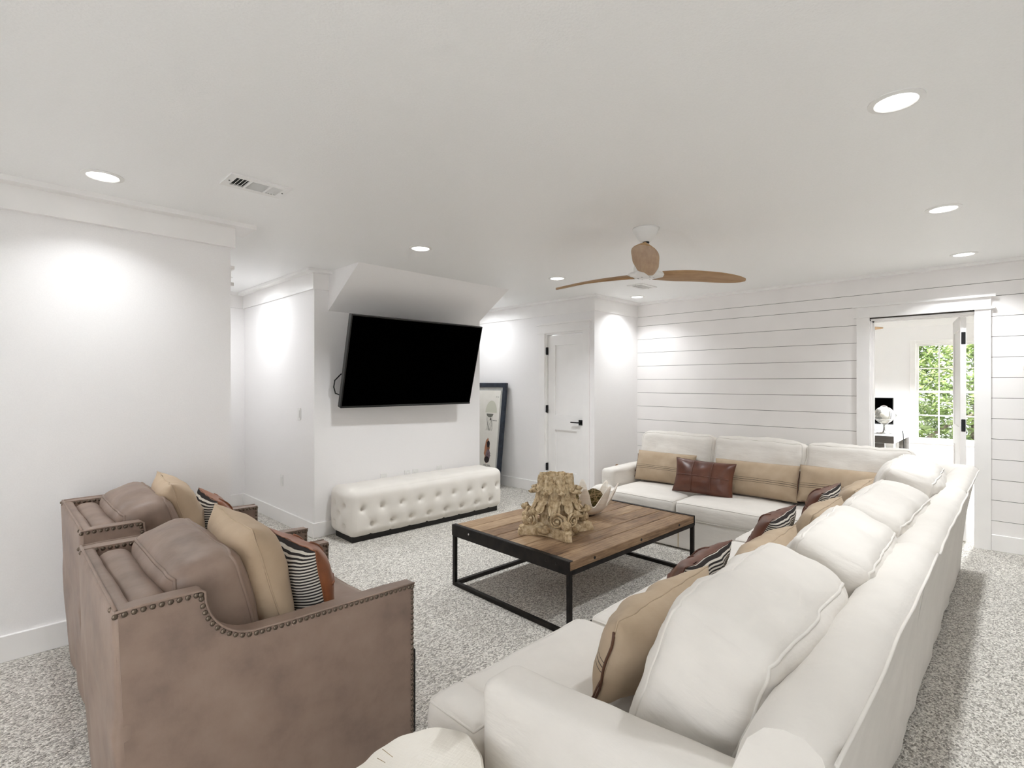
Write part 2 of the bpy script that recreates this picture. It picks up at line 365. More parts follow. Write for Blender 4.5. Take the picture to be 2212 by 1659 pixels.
# hall between the left wall and the television block
bm = B(1.0, 1.123, WL + .13, 6.6, 0, CEIL); struct('wall_hall_side', bm, 'wall_paint', 'hall wall behind the end of the left wall', 'wall')
struct('wall_hall_end', B(1.0, 2.3, 6.48, 6.6, 0, CEIL), 'wall_paint', 'white wall at the end of the narrow hall', 'wall')
struct('wall_television', B(2.11, 4.147, YT, 7.2, 0, CEIL), 'wall_paint', 'projecting wall block that carries the television', 'wall')
bm = bmesh.new(); extrude(bm, [(4.06, CEIL), (YT, CEIL), (YT, 2.10)], lambda y, z: (2.244, y, z), lambda y, z: (4.075, y, z))
struct('ceiling_bulkhead', bm, 'wall_paint', 'sloped white bulkhead between ceiling and television wall', 'bulkhead')
struct('wall_passage_end', B(4.0, 5.2, 7.0, 7.2, 0, CEIL), 'wall_paint', 'white wall at the end of the passage beside the television', 'wall')
# door wall with opening
bm = B(XD, XD + .12, 4.374, 7.0, 0, CEIL); box(bm, XD, XD + .12, 3.609, 3.765, 0, CEIL); box(bm, XD, XD + .12, 3.765, 4.374, 2.05, CEIL)
struct('wall_door', bm, 'wall_paint', 'white wall that holds the closed panelled door', 'wall')
struct('wall_closet', B(XD + .5, XD + .6, 3.7, 4.6, 0, CEIL), 'wall_paint', 'wall inside behind the closed door', 'wall')
struct('wall_nook', B(XD + .12, XS, 3.609, 3.73, 0, CEIL), 'wall_paint', 'short white wall beside the plank wall', 'wall')
# plank wall
DY0, DY1, DZ = .285, 1.045, 2.04
bm = B(XS, XS + .13, DY1, 3.73, 0, CEIL); box(bm, XS, XS + .13, Y0, DY0, 0, CEIL); box(bm, XS, XS + .13, DY0, DY1, DZ, CEIL)
ws = struct('wall_far', bm, 'gap_dark', 'white horizontal plank wall behind the sofa', 'wall')
lines = [2.169 - .1741 * k for k in range(0, 13)]
edges = [(2.289, CEIL - .001), (2.169, 2.285)] + [(lines[k + 1], lines[k] - .004) for k in range(12) if lines[k] > .14]
for z0, z1 in edges:
    z0 = max(z0, .02)
    spans = [(Y0, 3.608)] if z0 > 2.16 else [(Y0, .2), (1.14, 3.608)]
    for y0, y1 in spans: obj('plank', B(XS - .012, XS, y0, y1, z0, z1), 'plank_paint', ws)
XP = XS - .012
# baseboards
def base(name, x0, x1, y0, y1, label, h=.136):
    return struct(name, B(x0, x1, y0, y1, 0, h, bev=.003, seg=1), 'trim_paint', label, 'baseboard')
base('baseboard_left', X0, 1.14, WL - .016, WL + .001, 'white baseboard along the wall behind the armchairs')
base('baseboard_hall', 2.094, 2.111, YT - .001, 6.48, 'white baseboard on the hall side of the television block')
base('baseboard_hall_end', 1.123, 2.094, 6.464, 6.481, 'white baseboard at the end of the narrow hall')
base('baseboard_television', 2.094, 4.163, YT - .016, YT + .001, 'white baseboard behind the tufted bench')
base('baseboard_passage', 4.146, 4.163, YT, 7.0, 'white baseboard on the passage side of the television block')
base('baseboard_door', XD - .016, XD + .001, 4.47, 7.0, 'white baseboard below the leaning framed print')
base('baseboard_nook', XD, XP, 3.593, 3.61, 'white baseboard on the short nook wall')
base('baseboard_far', XP - .016, XP, 1.16, 3.593, 'white baseboard on the plank wall behind the sofa')
base('baseboard_right', XP - .016, XP, Y0, .18, 'white baseboard on the plank wall right of the doorway')
# frieze and crown boards
tn = [0]
def trim(parts, label):
    tn[0] += 1; bm = bmesh.new()
    for p in parts: box(bm, *p)
    return struct('trim_%d' % tn[0], bm, 'trim_paint', label, 'trim')
FB, CB, CT, FT = 2.312, CEIL - .028, .105, .034
trim([(X0, 1.143, WL - FT, WL + .16, FB, CB)], 'white frieze board along the top of the left wall')
trim([(X0, 1.25, WL - CT, WL + .16, CB, CEIL)], 'white flat crown board under the ceiling above the armchairs')
trim([(2.092, 2.111, YT - .02, 6.48, 2.29, CB), (2.111, 2.244, YT - .02, YT, 2.29, CB)], 'white frieze board around the television block corner')
trim([(2.02, 2.111, YT - .085, 6.48, CB, CEIL), (2.111, 2.244, YT - .085, YT, CB, CEIL)], 'white flat crown board on the television block corner')
trim([(1.123, 2.092, 6.46, 6.48, 2.29, CB), (1.123, 2.02, 6.40, 6.48, CB, CEIL)], 'white frieze at the end of the narrow hall')
trim([(XD - .015, XD, 3.594, 7.0, 2.286, CB), (XD, XP, 3.594, 3.609, 2.286, CB)], 'white frieze board above the panelled door and nook')
trim([(XD - .085, XD, 3.524, 7.0, CB, CEIL), (XD, XP, 3.524, 3.609, CB, CEIL)], 'white flat crown board above the panelled door and nook')
trim([(XP - .06, XP, Y0, 3.524, CB, CEIL)], 'white crown board along the plank wall')
# door casings
def casing_x(xf, ya, yb, top, wd, label, t=.026):
    """casing on a wall facing -X: opening ya..yb"""
    return trim([(xf - t, xf, ya - wd, ya, 0, top + .012), (xf - t, xf, yb, yb + wd, 0, top + .012), (xf - t - .016, xf, ya - wd - .025, yb + wd + .025, top + .012, top + .032),
                 (xf - t, xf, ya - wd, yb + wd, top + .032, top + .115), (xf - t - .03, xf, ya - wd - .03, yb + wd + .03, top + .115, top + .135)], label)
casing_x(XD, 3.765, 4.374, 2.05, .095, 'white casing with capped header around the closed panelled door')
casing_x(XP, DY0, DY1, 2.045, .105, 'white casing with capped header around the open doorway')
trim([(XP, XS + .135, DY0 - .02, DY0 + .004, 0, DZ), (XP, XS + .135, DY1 - .012, DY1 + .02, 0, DZ), (XP, XS + .135, DY0, DY1, DZ - .012, DZ + .005), (XS + .05, XS + .085, DY1 - .024, DY1 - .012, 0, DZ - .012), (XS + .05, XS + .085, DY0, DY1, DZ - .024, DZ - .012)], 'white jamb lining the open doorway')
trim([(XD, XD + .12, 4.362, 4.375, 0, 2.05), (XD, XD + .12, 3.764, 3.777, 0, 2.05), (XD, XD + .12, 3.777, 4.362, 2.038, 2.05)], 'white jamb lining the closed door')
trim([(1.123, 1.14, 3.76, 3.86, 0, 2.07), (1.123, 1.152, 3.735, 4.9, 2.072, 2.094), (1.123, 1.142, 3.76, 4.88, 2.094, 2.18), (1.123, 1.155, 3.73, 4.91, 2.18, 2.202)], 'capped door header ends peeking past the left wall edge')
# closed door: stile-and-rail slab with two recessed panels
def panel_door(name, label, w, h, hinge_side=None):
    """slab in local YZ, hinge edge at y=0, running to -y; front faces -X"""
    d = struct(name, bmesh.new(), 'trim_paint', label, 'door'); st = .113
    bm = bmesh.new()
    for r in ((-w, -w + st, 0, h), (-st, 0, 0, h), (-w + st, -st, 0, .285), (-w + st, -st, .815, 1.005), (-w + st, -st, h - .125, h)): box(bm, 0, .04, r[0], r[1], r[2], r[3])
    bmesh.ops.remove_doubles(bm, verts=bm.verts[:], dist=1e-5)
    obj('slab', bm, 'trim_paint', d)
    for z0, z1 in ((.285, .815), (1.005, h - .125)): obj('panel', B(.02, .032, -w + st, -st, z0, z1, bev=.003, seg=1), 'trim_paint', d)
    return d
def lever(parent, y, z, s=1, x=0):
    l = obj('lever_handle', box(B(x - .008, x, y - .033, y + .033, z - .033, z + .033, bev=.002), x - .045, x - .008, y - .009, y + .009, z - .009, z + .009), 'black_metal', parent)
    obj('lever', B(x - .055, x - .038, y - .012 if s > 0 else y - .125, y + .125 if s > 0 else y + .012, z - .008, z + .008, bev=.002), 'black_metal', l)
d1 = panel_door('door_1', 'closed white two-panel door with black lever handle', .575, 2.016); d1.location = (XD + .03, 4.356, .014)
lever(d1, -.528, .925, 1)
for z in (1.822, 1.077, .332): obj('hinge', B(-.03, .004, -.004, .018, z - .048, z + .048, bev=.002, seg=1), 'black_metal', d1)
d2 = panel_door('door_2', 'open white door swung into the study, black hinges on its edge', .75, 2.02); d2.location = (XS + .105, DY0 + .062, .014); d2.rotation_euler = (0, 0, math.radians(90 + 8.0))
lever(d2, -.69, .925, 1); 
for z in (1.812, 1.03, .255): obj('hinge', B(.004, .034, -.002, .003, z - .055, z + .055, bev=.003, seg=1), 'black_metal', d2)

# ------------------------------------------------------------------ study beyond the doorway
struct('wall_study_left', B(XS + .13, 10.1, 3.0, 3.12, 0, CEIL), 'wall_paint', 'left wall of the study seen through the doorway', 'wall')
struct('wall_study_right', B(XS + .13, 10.1, -1.6, -1.48, 0, CEIL), 'wall_paint', 'right wall of the study', 'wall')
WY0, WY1, WZ0, WZ1 = .365, 1.150, .555, 2.025
bm = B(10, 10.12, WY1, 3.1, 0, CEIL); box(bm, 10, 10.12, -1.6, WY0, 0, CEIL); box(bm, 10, 10.12, WY0, WY1, 0, WZ0); box(bm, 10, 10.12, WY0, WY1, WZ1, CEIL)
struct('wall_study_far', bm, 'wall_paint', 'white study wall around the window', 'wall')
trim([(9.985, 10, -1.48, 3.0, 2.29, CEIL)], 'white frieze board at the top of the study wall')
wn = struct('window_1', bmesh.new(), 'trim_paint', 'white double-hung grid window in the study with leaves outside', 'window')
bm = bmesh.new()
for q in ((9.98, 10, WY0 - .07, WY0, WZ0, WZ1 + .05), (9.98, 10, WY1, WY1 + .07, WZ0, WZ1 + .05), (9.98, 10, WY0, WY1, WZ1, WZ1 + .05), (9.975, 10.0, WY0 - .075, WY1 + .075, WZ0 - .045, WZ0)): box(bm, *q, bev=.003, seg=1)
obj('window_casing', bm, 'trim_paint', wn)
zm = 1.29
def sash(x, z0, z1):
    b = bmesh.new()
    for q in ((x, x + .03, WY0, WY0 + .03, z0, z1), (x, x + .03, WY1 - .03, WY1, z0, z1), (x, x + .03, WY0 + .03, WY1 - .03, z0, z0 + .035), (x, x + .03, WY0 + .03, WY1 - .03, z1 - .035, z1)): box(b, *q)
    s = obj('sash', b, 'trim_paint', wn); ys = [WY0 + .03 + (WY1 - WY0 - .06) * k / 3 for k in range(4)]; zc = (z0 + z1) / 2
    for y in ys[1:3]: obj('muntin', B(x + .004, x + .026, y - .009, y + .009, z0 + .03, z1 - .03), 'trim_paint', s)
    obj('muntin', B(x + .005, x + .025, WY0 + .03, WY1 - .03, zc - .009, zc + .009), 'trim_paint', s)
    for k in range(3):
        for a, b2 in ((z0 + .035, zc), (zc, z1 - .035)): obj('pane', B(x + .013, x + .016, ys[k], ys[k + 1], a, b2), 'pane_glass', s)
sash(10.03, WZ0, zm + .02); sash(10.065, zm - .02, WZ1)
# foliage outside
tr = thing('leafy_tree', 'leafy green tree right outside the study window', 'tree', (12.6, .6, -3.0))
bm = bmesh.new()
for k in range(26):
    a = random.uniform(-2.2, 2.2); p = Vector((random.uniform(-.6, 1.2), a * .3, 0)); pts = []; zz = random.uniform(2.2, 3.6)
    dv = Vector((random.uniform(-.2, .2), random.choice((-1, 1)) * random.uniform(.5, 1), random.uniform(.1, .9)))
    for i in range(8): pts.append((p.x + dv.x * i * .3, p.y + dv.y * i * .3, zz + dv.z * i * .3 + .05 * math.sin(i)))
    tube(bm, pts, [.03 - .003 * i for i in range(8)], seg=5)
tube(bm, [(0.6, 0, -.2), (.65, .05, 2), (.6, -.05, 4), (.7, 0, 6)], [.16, .13, .1, .05], seg=8)
obj('branches', bm, 'bark', tr)
vs, fs = [], []
for k in range(52000):
    p = Vector((random.uniform(-1.0, 1.6), random.uniform(-2.6, 2.6), random.uniform(1.6, 6.6)))
    if nz(p, 1.1, 3) < -.22: continue
    L = random.uniform(.08, .17); W = L * .3; d = Vector((random.gauss(0, .6), random.gauss(0, 1), random.gauss(-.25, .5))).normalized(); s = d.cross(Vector((random.gauss(0, 1), random.gauss(0, 1), random.gauss(0, 1)))).normalized(); nn = d.cross(s)
    i = len(vs); vs += [p, p + d * L * .5 + s * W * .5 + nn * .01, p + d * L, p + d * L * .5 - s * W * .5 + nn * .01]; fs += [(i, i + 1, i + 2), (i, i + 2, i + 3)]
me = bpy.data.meshes.new('leaves'); me.from_pydata([tuple(v) for v in vs], [], fs); lv = bpy.data.objects.new('leaves', me); C.objects.link(lv); lv.parent = tr; me.materials.append(M['leaf']); lv['kind'] = 'stuff'
gr = struct('ground', B(10.5, 30, -15, 15, -3.2, -3.0), 'leaf', 'green ground outside below the window', 'ground')

# ------------------------------------------------------------------ ceiling fixtures
def downlight(x, y, label, power=LAMP_W, r=.088, spread=124):
    t = thing('recessed_light', label, 'ceiling light', (x, y, CEIL), group='recessed ceiling lights')
    R = 30
    obj('trim_ring', lathe(bmesh.new(), [(r * .74, .0), (r * .74, -.004), (r * .78, -.007), (r, -.003), (r, 0)], R), 'white_plastic', t, 'auto')
    obj('lens', lathe(bmesh.new(), [(.001, -.001), (r * .735, -.001), (r * .735, -.004), (.001, -.0055)], R), 'lamp_lens', t, True)
    ld = bpy.data.lights.new('lamp', 'AREA'); ld.shape = 'DISK'; ld.size = r * 1.4; ld.energy = power; ld.color = LAMP_COL; ld.spread = math.radians(spread)
    lo = bpy.data.objects.new('lamp', ld); C.objects.link(lo); lo.parent = t; lo.location = (0, 0, -.012)
    return t
downlight(2.352, .328, 'large recessed ceiling light nearest the viewer, upper right')
downlight(4.0, .328, 'recessed ceiling light over the sofa, in front of the doorway', LAMP_W * 1.15)
downlight(5.53, .328, 'recessed ceiling light closest to the open doorway', LAMP_W * 1.15)
downlight(.407, 3.285, 'recessed ceiling light above the armchairs by the left wall', LAMP_W * .42)
downlight(2.345, 3.3, 'recessed ceiling light in front of the television', LAMP_W * 1.3)
downlight(3.97, 3.28, 'recessed ceiling light left of the ceiling fan', LAMP_W * 1.3)
downlight(5.5, 3.295, 'recessed ceiling light by the corner of the plank wall', LAMP_W * .7)
downlight(1.62, 5.58, 'recessed ceiling light in the narrow hall', 4.1, spread=168)
downlight(4.6, 5.35, 'recessed ceiling light in the passage beside the television', 3.4, spread=165)
downlight(-1.25, .328, 'added fill light behind the viewer on the right')  # unseen lamp, added as fill from behind the camera
downlight(-1.25, 3.285, 'added fill light behind the viewer on the left')  # also added out of view, fills the left side
downlight(2.352, -1.6, 'added fill light far to the right of the viewer', LAMP_W * .22); downlight(4.6, -1.6, 'added fill light right of the doorway, out of view', LAMP_W * .2)  # weak unseen pair added to fill the right side of the room
downlight(8.2, .2, 'added fill light in the study', 72); downlight(8.2, 2.0, 'added fill light in the study beside the fan', 72)  # strong unseen lamps added to brighten the study
def vent(x, y, w, d, label):
    v = thing('air_vent', label, 'air vent', (x, y, CEIL), group='ceiling air vents')
    bm = bmesh.new(); iw, idp = w * .39, d * .3
    for q in ((-w / 2, w / 2, -d / 2, -idp, ), (-w / 2, w / 2, idp, d / 2), (-w / 2, -iw, -idp, idp), (iw, w / 2, -idp, idp), (-w * .165, -w * .125, -idp, idp), (w * .165, w * .205, -idp, idp)): box(bm, q[0], q[1], q[2], q[3], -.008, 0)
    obj('frame', bm, 'white_plastic', v); obj('duct_shade', B(-iw, iw, -idp, idp, -.0008, 0), 'vent_dark', v)  # flat dark sheet stands in for the shaded duct behind the slats
    a = obj('slat', B(-w * .125, w * .165, -.0012, .0012, -.0065, -.001), 'white_plastic', v, rot=(.35, 0, 0)); n = 8
    for k in range(n):
        yy = -idp + 2 * idp * (k + .5) / n
        if k == 0: a.location = (0, yy, 0)
        else: inst(a, v, (0, yy, 0))
    b = obj('slat', B(-.0012, .0012, -idp, idp, -.0105, -.001), 'white_plastic', v, rot=(0, .7, 0)); first = True
    for lo, hi, s in ((-iw, -w * .165, 1), (w * .205, iw, -1)):
        for k in range(4):
            xx = lo + (hi - lo) * (k + .5) / 4
            if first: b.location = (xx, 0, 0); first = False
            else: inst(b, v, (xx, 0, 0), (0, .7 * s, 0))
    for sx in (-1, 1): obj('screw', lathe(bmesh.new(), [(.004, -.008), (.004, -.0095)], 10, (sx * w * .44, 0)), 'vent_dark', v)
    return v
vent(.995, 2.868, .30, .195, 'white ceiling air vent near the left wall, closest to the viewer')
vent(4.935, 2.90, .30, .19, 'small white ceiling air vent behind the ceiling fan')
# ceiling fan with three carved wooden blades
FX, FY = 3.115, 1.80
fan = thing('ceiling_fan', 'white ceiling fan with three carved wooden propeller blades over the coffee table', 'ceiling fan', (FX, FY, CEIL), group='ceiling fans')
obj('canopy', lathe(bmesh.new(), [(.088, 0), (.086, -.012), (.052, -.072), (.036, -.086), (.03, -.09)], 32), 'white_plastic', fan, True)
obj('collar', lathe(bmesh.new(), [(.022, -.088), (.022, -.098), (.015, -.1)], 20), 'vent_dark', fan, True)
obj('rod', lathe(bmesh.new(), [(.0135, -.09), (.0135, -.19)], 16), 'white_plastic', fan, True)
obj('motor_housing', lathe(bmesh.new(), [(.02, -.17), (.045, -.19), (.075, -.235), (.083, -.275), (.078, -.305), (.05, -.325), (.02, -.33)], 32), 'white_plastic', fan, True)
bm = lathe(bmesh.new(), [(.105, -.292), (.112, -.303), (.1, -.322), (.05, -.335), (.005, -.338)], 30, fn=lambda r, z, a: r * (1 + .22 * math.cos(3 * (a - PI - .515))))
obj('hub_plate', bm, 'white_plastic', fan, True)
def blade_bm(L=.79):
    bm = bmesh.new(); n, m = 30, 8; rows = []
    for i in range(n + 1):
        u = i / n; x = .075 + (L - .075) * u
        w_ = .052 + .03 * min(1, u / .28) ** .8 if u < .28 else .082 * math.sqrt(max(0, 1 - max(0, (u - .52) / .48) ** 2.6)) if u > .52 else .082
        w_ = max(w_, .004); tw = -math.radians(17) * (1 - u * .35) ; zc = .012 * math.sin(PI * u * 1.0) - .0 * u; th = .012 * (1 - .75 * u) + .003
        sweep = 0
        row = []
        for j in range(2 * m):
            a = 2 * PI * j / (2 * m); yy = math.cos(a) * w_; zz = math.sin(a) * th + .010 * (1 - (yy / max(w_, 1e-4)) ** 2) * u
            row.append(bm.verts.new((x, sweep + yy * math.cos(tw) - zz * math.sin(tw), zc + yy * math.sin(tw) + zz * math.cos(tw))))
        rows.append(row)
    for A, D in zip(rows, rows[1:]):
        for k in range(2 * m): bm.faces.new((A[k], A[(k + 1) % (2 * m)], D[(k + 1) % (2 * m)], D[k]))
    bm.faces.new(rows[0]); bm.faces.new(rows[-1]); return bm
b0 = obj('blade', blade_bm(), 'fan_wood', fan, True); b0.location = (0, 0, -.312); a0 = PI + .515
b0.rotation_euler = (0, 0, a0)
for k in (1, 2): inst(b0, fan, (0, 0, -.312), (0, 0, a0 + 2 * PI * k / 3))
for k in range(6): obj('vent_slot', B(-.006, .006, -.002, .002, -.3385, -.333), 'vent_dark', fan, loc=(.05 * math.cos(k * PI / 3), .05 * math.sin(k * PI / 3), .003))
f2 = copy_tree(fan); f2.location = (8.15, 2.06, CEIL); f2.rotation_euler = (0, 0, -.72); f2['label'] = 'second ceiling fan in the study, one blade tip showing through the doorway'

# ------------------------------------------------------------------ wall plates, sconce
def plate(name, label, cat, loc, rz, toggle=True):
    t = thing(name, label, cat, loc, (0, 0, rz))
    obj('cover_plate', B(-.036, .036, -.006, 0, -.058, .058, bev=.0025), 'white_plastic', t)
    obj('rocker' if toggle else 'receptacle', B(-.017, .017, -.009, -.005, -.034, .034, bev=.002), 'white_plastic', t); return t
plate('light_switch', 'white light switch on the hall side of the television block', 'light switch', (2.11, 4.951, 1.127), -PI / 2)
plate('wall_outlet', 'white wall outlet low on the hall side of the television block', 'outlet', (2.11, 5.375, .433), -PI / 2, False)
for x, l in ((2.836, 'leftmost white outlet plate peeking above the tufted bench'), (3.12, 'second white outlet plate from left above the tufted bench'), (3.225, 'third white outlet plate from left above the tufted bench'), (3.545, 'rightmost white outlet plate peeking above the tufted bench')):
    plate('wall_outlet', l, 'outlet', (x, YT, .445), 0, False)['group'] = 'outlets above the bench'
sc = thing('wall_sconce', 'white wall sconce at the right edge on the plank wall', 'wall sconce', (XP, -.075, 1.575))
obj('back_plate', B(-.02, 0, -.05, .05, -.06, .06, bev=.004), 'white_plastic', sc); obj('arm', T([(-.02, 0, 0), (-.06, 0, .01), (-.075, 0, .04)], .008), 'white_plastic', sc, True)
obj('shade', lathe(bmesh.new(), [(.03, .075), (.055, .055), (.068, .01), (.062, -.04), (.045, -.07), (.02, -.085)], 24, (-.085, 0)), 'shade_glass', sc, True)

# ------------------------------------------------------------------ television
tv = thing('television', 'large flat black television tilted down on the wall above the bench', 'television', (3.049, 4.35, 1.618), (0, 0, -.024))
W_, H_, TL_ = 1.539, .877, .262
bd = obj('cabinet', B(-W_ / 2, W_ / 2, -.012, .045, -H_ / 2, H_ / 2, bev=.006), 'bezel_black', tv, rot=(TL_, 0, 0))
obj('screen', B(-W_ / 2 + .012, W_ / 2 - .012, -.0135, -.0115, -H_ / 2 + .02, H_ / 2 - .012), 'screen_black', bd)
obj('bezel_strip', B(-W_ / 2, W_ / 2, -.016, -.012, -H_ / 2, -H_ / 2 + .016, bev=.002, seg=1), 'bezel_black', bd)
obj('maker_badge', B(-.012, .012, -.0175, -.0158, -H_ / 2 + .005, -H_ / 2 + .011), 'vent_dark', bd)
bm = B(-.25, .25, .225, .28, -.2, .2); box(bm, -.05, .05, .05, .23, -.06, .06); obj('wall_mount', bm, 'black_metal', tv)
obj('power_cord', T([(-.60, .2, -.1), (-.72, .19, -.11), (-.79, .17, -.17), (-.80, .17, -.23), (-.77, .2, -.29), (-.68, .22, -.32), (-.55, .24, -.3)], .006), 'cable_black', tv, True)

# ------------------------------------------------------------------ tufted bench
ot = thing('tufted_bench', 'long cream linen bench with deep button tufting below the television', 'bench', (3.145, 4.37, 0), (0, 0, -.03))
OL, OD, OH = 1.83, .43, .43
btn = []
nb = 9; dx = OL / nb
for k in range(nb): btn.append((-OL / 2 + dx * (k + .62), -OD / 2, .30)); btn.append((-OL / 2 + dx * (k + .62), OD / 2, .30))
for k in range(nb + 1):
    xx = -OL / 2 + dx * (k + .12)
    if abs(xx) < OL / 2 - .03: btn.append((xx, -OD / 2, .135)); btn.append((xx, OD / 2, .135))
for k in range(nb):
    btn.append((-OL / 2 + dx * (k + .62), 0, OH))
    for s in (-1, 1):
        xx = -OL / 2 + dx * (k + .12)
        if abs(xx) < OL / 2 - .05: btn.append((xx, s * OD * .29, OH))
for s in (-1, 1):
    for y, z in ((-.1, .13), (.1, .13), (0, .235), (-.1, .33), (.1, .33), (-.2, .235), (.2, .235)):
        if abs(y) < .19: btn.append((s * OL / 2, y, z))
B3 = [Vector(b) for b in btn]
SEG = []
for i_, a_ in enumerate(B3):
    for c_ in B3[i_ + 1:]:
        q = c_ - a_
        if .12 < q.length < .225 and abs(q.x) > .05 and (abs(q.z) > .08 or abs(q.y) > .08): SEG.append((a_, q, q.length_squared))
def tuft(pos):
    p = pos + Vector((0, 0, .045 + OH / 2)); d1 = 9; d2 = 9; 
    for b in B3:
        q = (p - b).length
        if q < d1: d2 = d1; d1 = q
        elif q < d2: d2 = q
    dep = .042 * math.exp(-(d1 / .020) ** 2) + .034 * math.exp(-d1 / .038)
    for a_, ab, l2 in SEG:
        q = p - a_; k_ = max(0, min(1, q.dot(ab) / l2)); g_ = (q - ab * k_).length
        if g_ < .03: dep = max(dep, .0 + dep + .006 * math.exp(-(g_ / .007) ** 2))
    # vertical pleats under the lowest buttons
    pl = 0
    if p.z < .13:
        for b in B3:
            if abs(b.z - .135) < .01 or abs(b.z - .13) < .004:
                h = abs(p.x - b.x) if abs(abs(b.y) - OD / 2) < .01 else abs(p.y - b.y)
                near = (abs(p.y - b.y) < .06) if abs(abs(b.y) - OD / 2) < .01 else abs(p.x - b.x) < .06
                if near: pl = max(pl, .009 * math.exp(-(h / .009) ** 2))
    c = Vector((max(-OL / 2 + .15, min(OL / 2 - .15, pos.x)), pos.y * .3, pos.z * .35)); n_ = (pos - c).normalized()
    return pos - n_ * (dep + pl)
f = softmap((OL, OD, OH), .075, (.012, .016, .016), post=tuft)
bm = bmesh.new(); cubemesh(bm, f, (130, 34, 34))
ob = obj('upholstery', bm, 'ottoman_linen', ot, True, loc=(0, 0, .045 + OH / 2))
b_ = None
for b in B3:
    lp = b - Vector((0, 0, OH / 2)); nrm = Vector((0, 0, 1)) if abs(b.z - OH) < .01 else Vector((0, math.copysign(1, b.y), 0)) if abs(abs(b.y) - OD / 2) < .01 else Vector((math.copysign(1, b.x), 0, 0))
    if nrm.y > .5: continue
    if b_ is None: b_ = obj('button', ball(bmesh.new(), (0, 0, 0), .011, 8, 5, (1, 1, .5)), 'ottoman_linen', ob, True); cur = b_
    else: cur = inst(b_, ob)
    cur.location = lp - nrm * .05 ; cur.rotation_euler = nrm.to_track_quat('Z', 'Y').to_euler()
obj('plinth', B(-OL / 2 + .05, OL / 2 - .05, -OD / 2 + .05, OD / 2 - .05, 0, .06), 'dark_base', ot)

# ------------------------------------------------------------------ coffee table
tb = thing('coffee_table', 'low reclaimed timber plank coffee table with black iron frame', 'coffee table', (3.02, 2.305, 0), (0, 0, math.radians(-1.6)))
TLn, TW, TH = 1.46, 1.072, .425
ph = .052; np_ = 8; pw = TW / np_
for k in range(np_):
    y0 = -TW / 2 + pw * k; bm = box(bmesh.new(), -TLn / 2 + .006, TLn / 2 - .006, -pw / 2 + .0026, pw / 2 - .0026, -ph / 2, ph / 2, bev=.003, seg=1)
    obj('plank', bm, 'table_timber', tb, loc=(0, y0 + pw / 2, TH - ph / 2 - random.uniform(0, .002)))
for s in (-1, 1):
    bm = B(-.004, .004, -TW / 2, TW / 2, -ph - .02, .001); box(bm, 0 if s < 0 else -.03, .03 if s < 0 else 0, -TW / 2, TW / 2, .0005, .003)
    obj('iron_edge', bm, 'table_iron', tb, loc=(s * TLn / 2, 0, TH))
lg = .026
for sx in (-1, 1):
    for sy in (-1, 1): obj('leg', B(-lg / 2, lg / 2, -lg / 2, lg / 2, 0, TH - ph, bev=.002, seg=1), 'table_iron', tb, loc=(sx * (TLn / 2 - lg / 2), sy * (TW / 2 - lg / 2), 0))
    for z in (lg / 2, TH - ph - lg / 2): obj('rail', B(-lg / 2, lg / 2, -TW / 2 + lg, TW / 2 - lg, -lg / 2, lg / 2), 'table_iron', tb, loc=(sx * (TLn / 2 - lg / 2), 0, z))
for sy in (-1, 1):
    for z in (lg / 2, TH - ph - lg / 2): obj('rail', B(-TLn / 2 + lg, TLn / 2 - lg, -lg / 2, lg / 2, -lg / 2, lg / 2), 'table_iron', tb, loc=(0, sy * (TW / 2 - lg / 2), z))
    for x in (-.5, 0, .5): obj('bolt_hole', lathe(bmesh.new(), [(.009, 0), (.009, .002)], 12), 'dark_base', tb, loc=(x, sy * (TW / 2 - .001), TH - ph / 2), rot=(PI / 2 if sy < 0 else -PI / 2, 0, 0))
for y in (-.44, -.36, .35): obj('bolt', ball(bmesh.new(), (0, 0, 0), .008, 8, 5, (.6, 1, 1)), 'chrome' if y > 0 else 'table_iron', tb, True, loc=(-TLn / 2 - .004, y, TH - .03))

# ------------------------------------------------------------------ carved capital, clam shell, moss balls on the table
cp = thing('carved_capital', 'weathered carved column capital with leaves and scrolls standing on the coffee table', 'column capital', (2.69, 2.235, TH), (0, 0, math.radians(13)))
def rough_(bm, a=.004, s=28, seed=1):
    for v in bm.verts: v.co += Vector((nz(v.co, s, seed), nz(v.co, s, seed + 1), nz(v.co, s, seed + 2))) * a
    return bm
CH = .385
def rb(z): return .094 + .026 * (1 - z / CH) ** 2
bm = lathe(bmesh.new(), [(rb(z), z) for z in [.05 + (CH - .05) * k / 16 for k in range(17)]] + [(.09, CH - .002), (.085, CH - .03)], 40); obj('bell', rough_(bm, .002), 'carved_stone', cp, True)
# abacus with concave sides
poly = []
for q in range(4):
    a0_, a1_ = PI / 4 + q * PI / 2, PI / 4 + (q + 1) * PI / 2
    p0, p1 = Vector((math.cos(a0_ + .09), math.sin(a0_ + .09))) * .262, Vector((math.cos(a1_ - .09), math.sin(a1_ - .09))) * .262
    mid = Vector((math.cos((a0_ + a1_) / 2), math.sin((a0_ + a1_) / 2))) * .138
    for k in range(11):
        t_ = k / 10; c_ = 2 * mid - (p0 + p1) / 2; p = p0 * (1 - t_) ** 2 + c_ * 2 * t_ * (1 - t_) + p1 * t_ * t_; poly.append((p.x, p.y))
bm = bmesh.new(); lev = [(0, 1.0), (.012, 1.0), (.03, .985), (.036, .95), (.05, .955), (.058, .9), (.07, .6)]; rings = [[bm.verts.new((x * s, y * s, z)) for x, y in poly] for z, s in lev]
for A, D in zip(rings, rings[1:]):
    for k in range(len(poly)): bm.faces.new((A[k], A[(k + 1) % len(poly)], D[(k + 1) % len(poly)], D[k]))
bm.faces.new(rings[0][::-1]); bm.faces.new(rings[-1]); obj('abacus', rough_(bm, .004, 22), 'carved_stone', cp, 'auto')
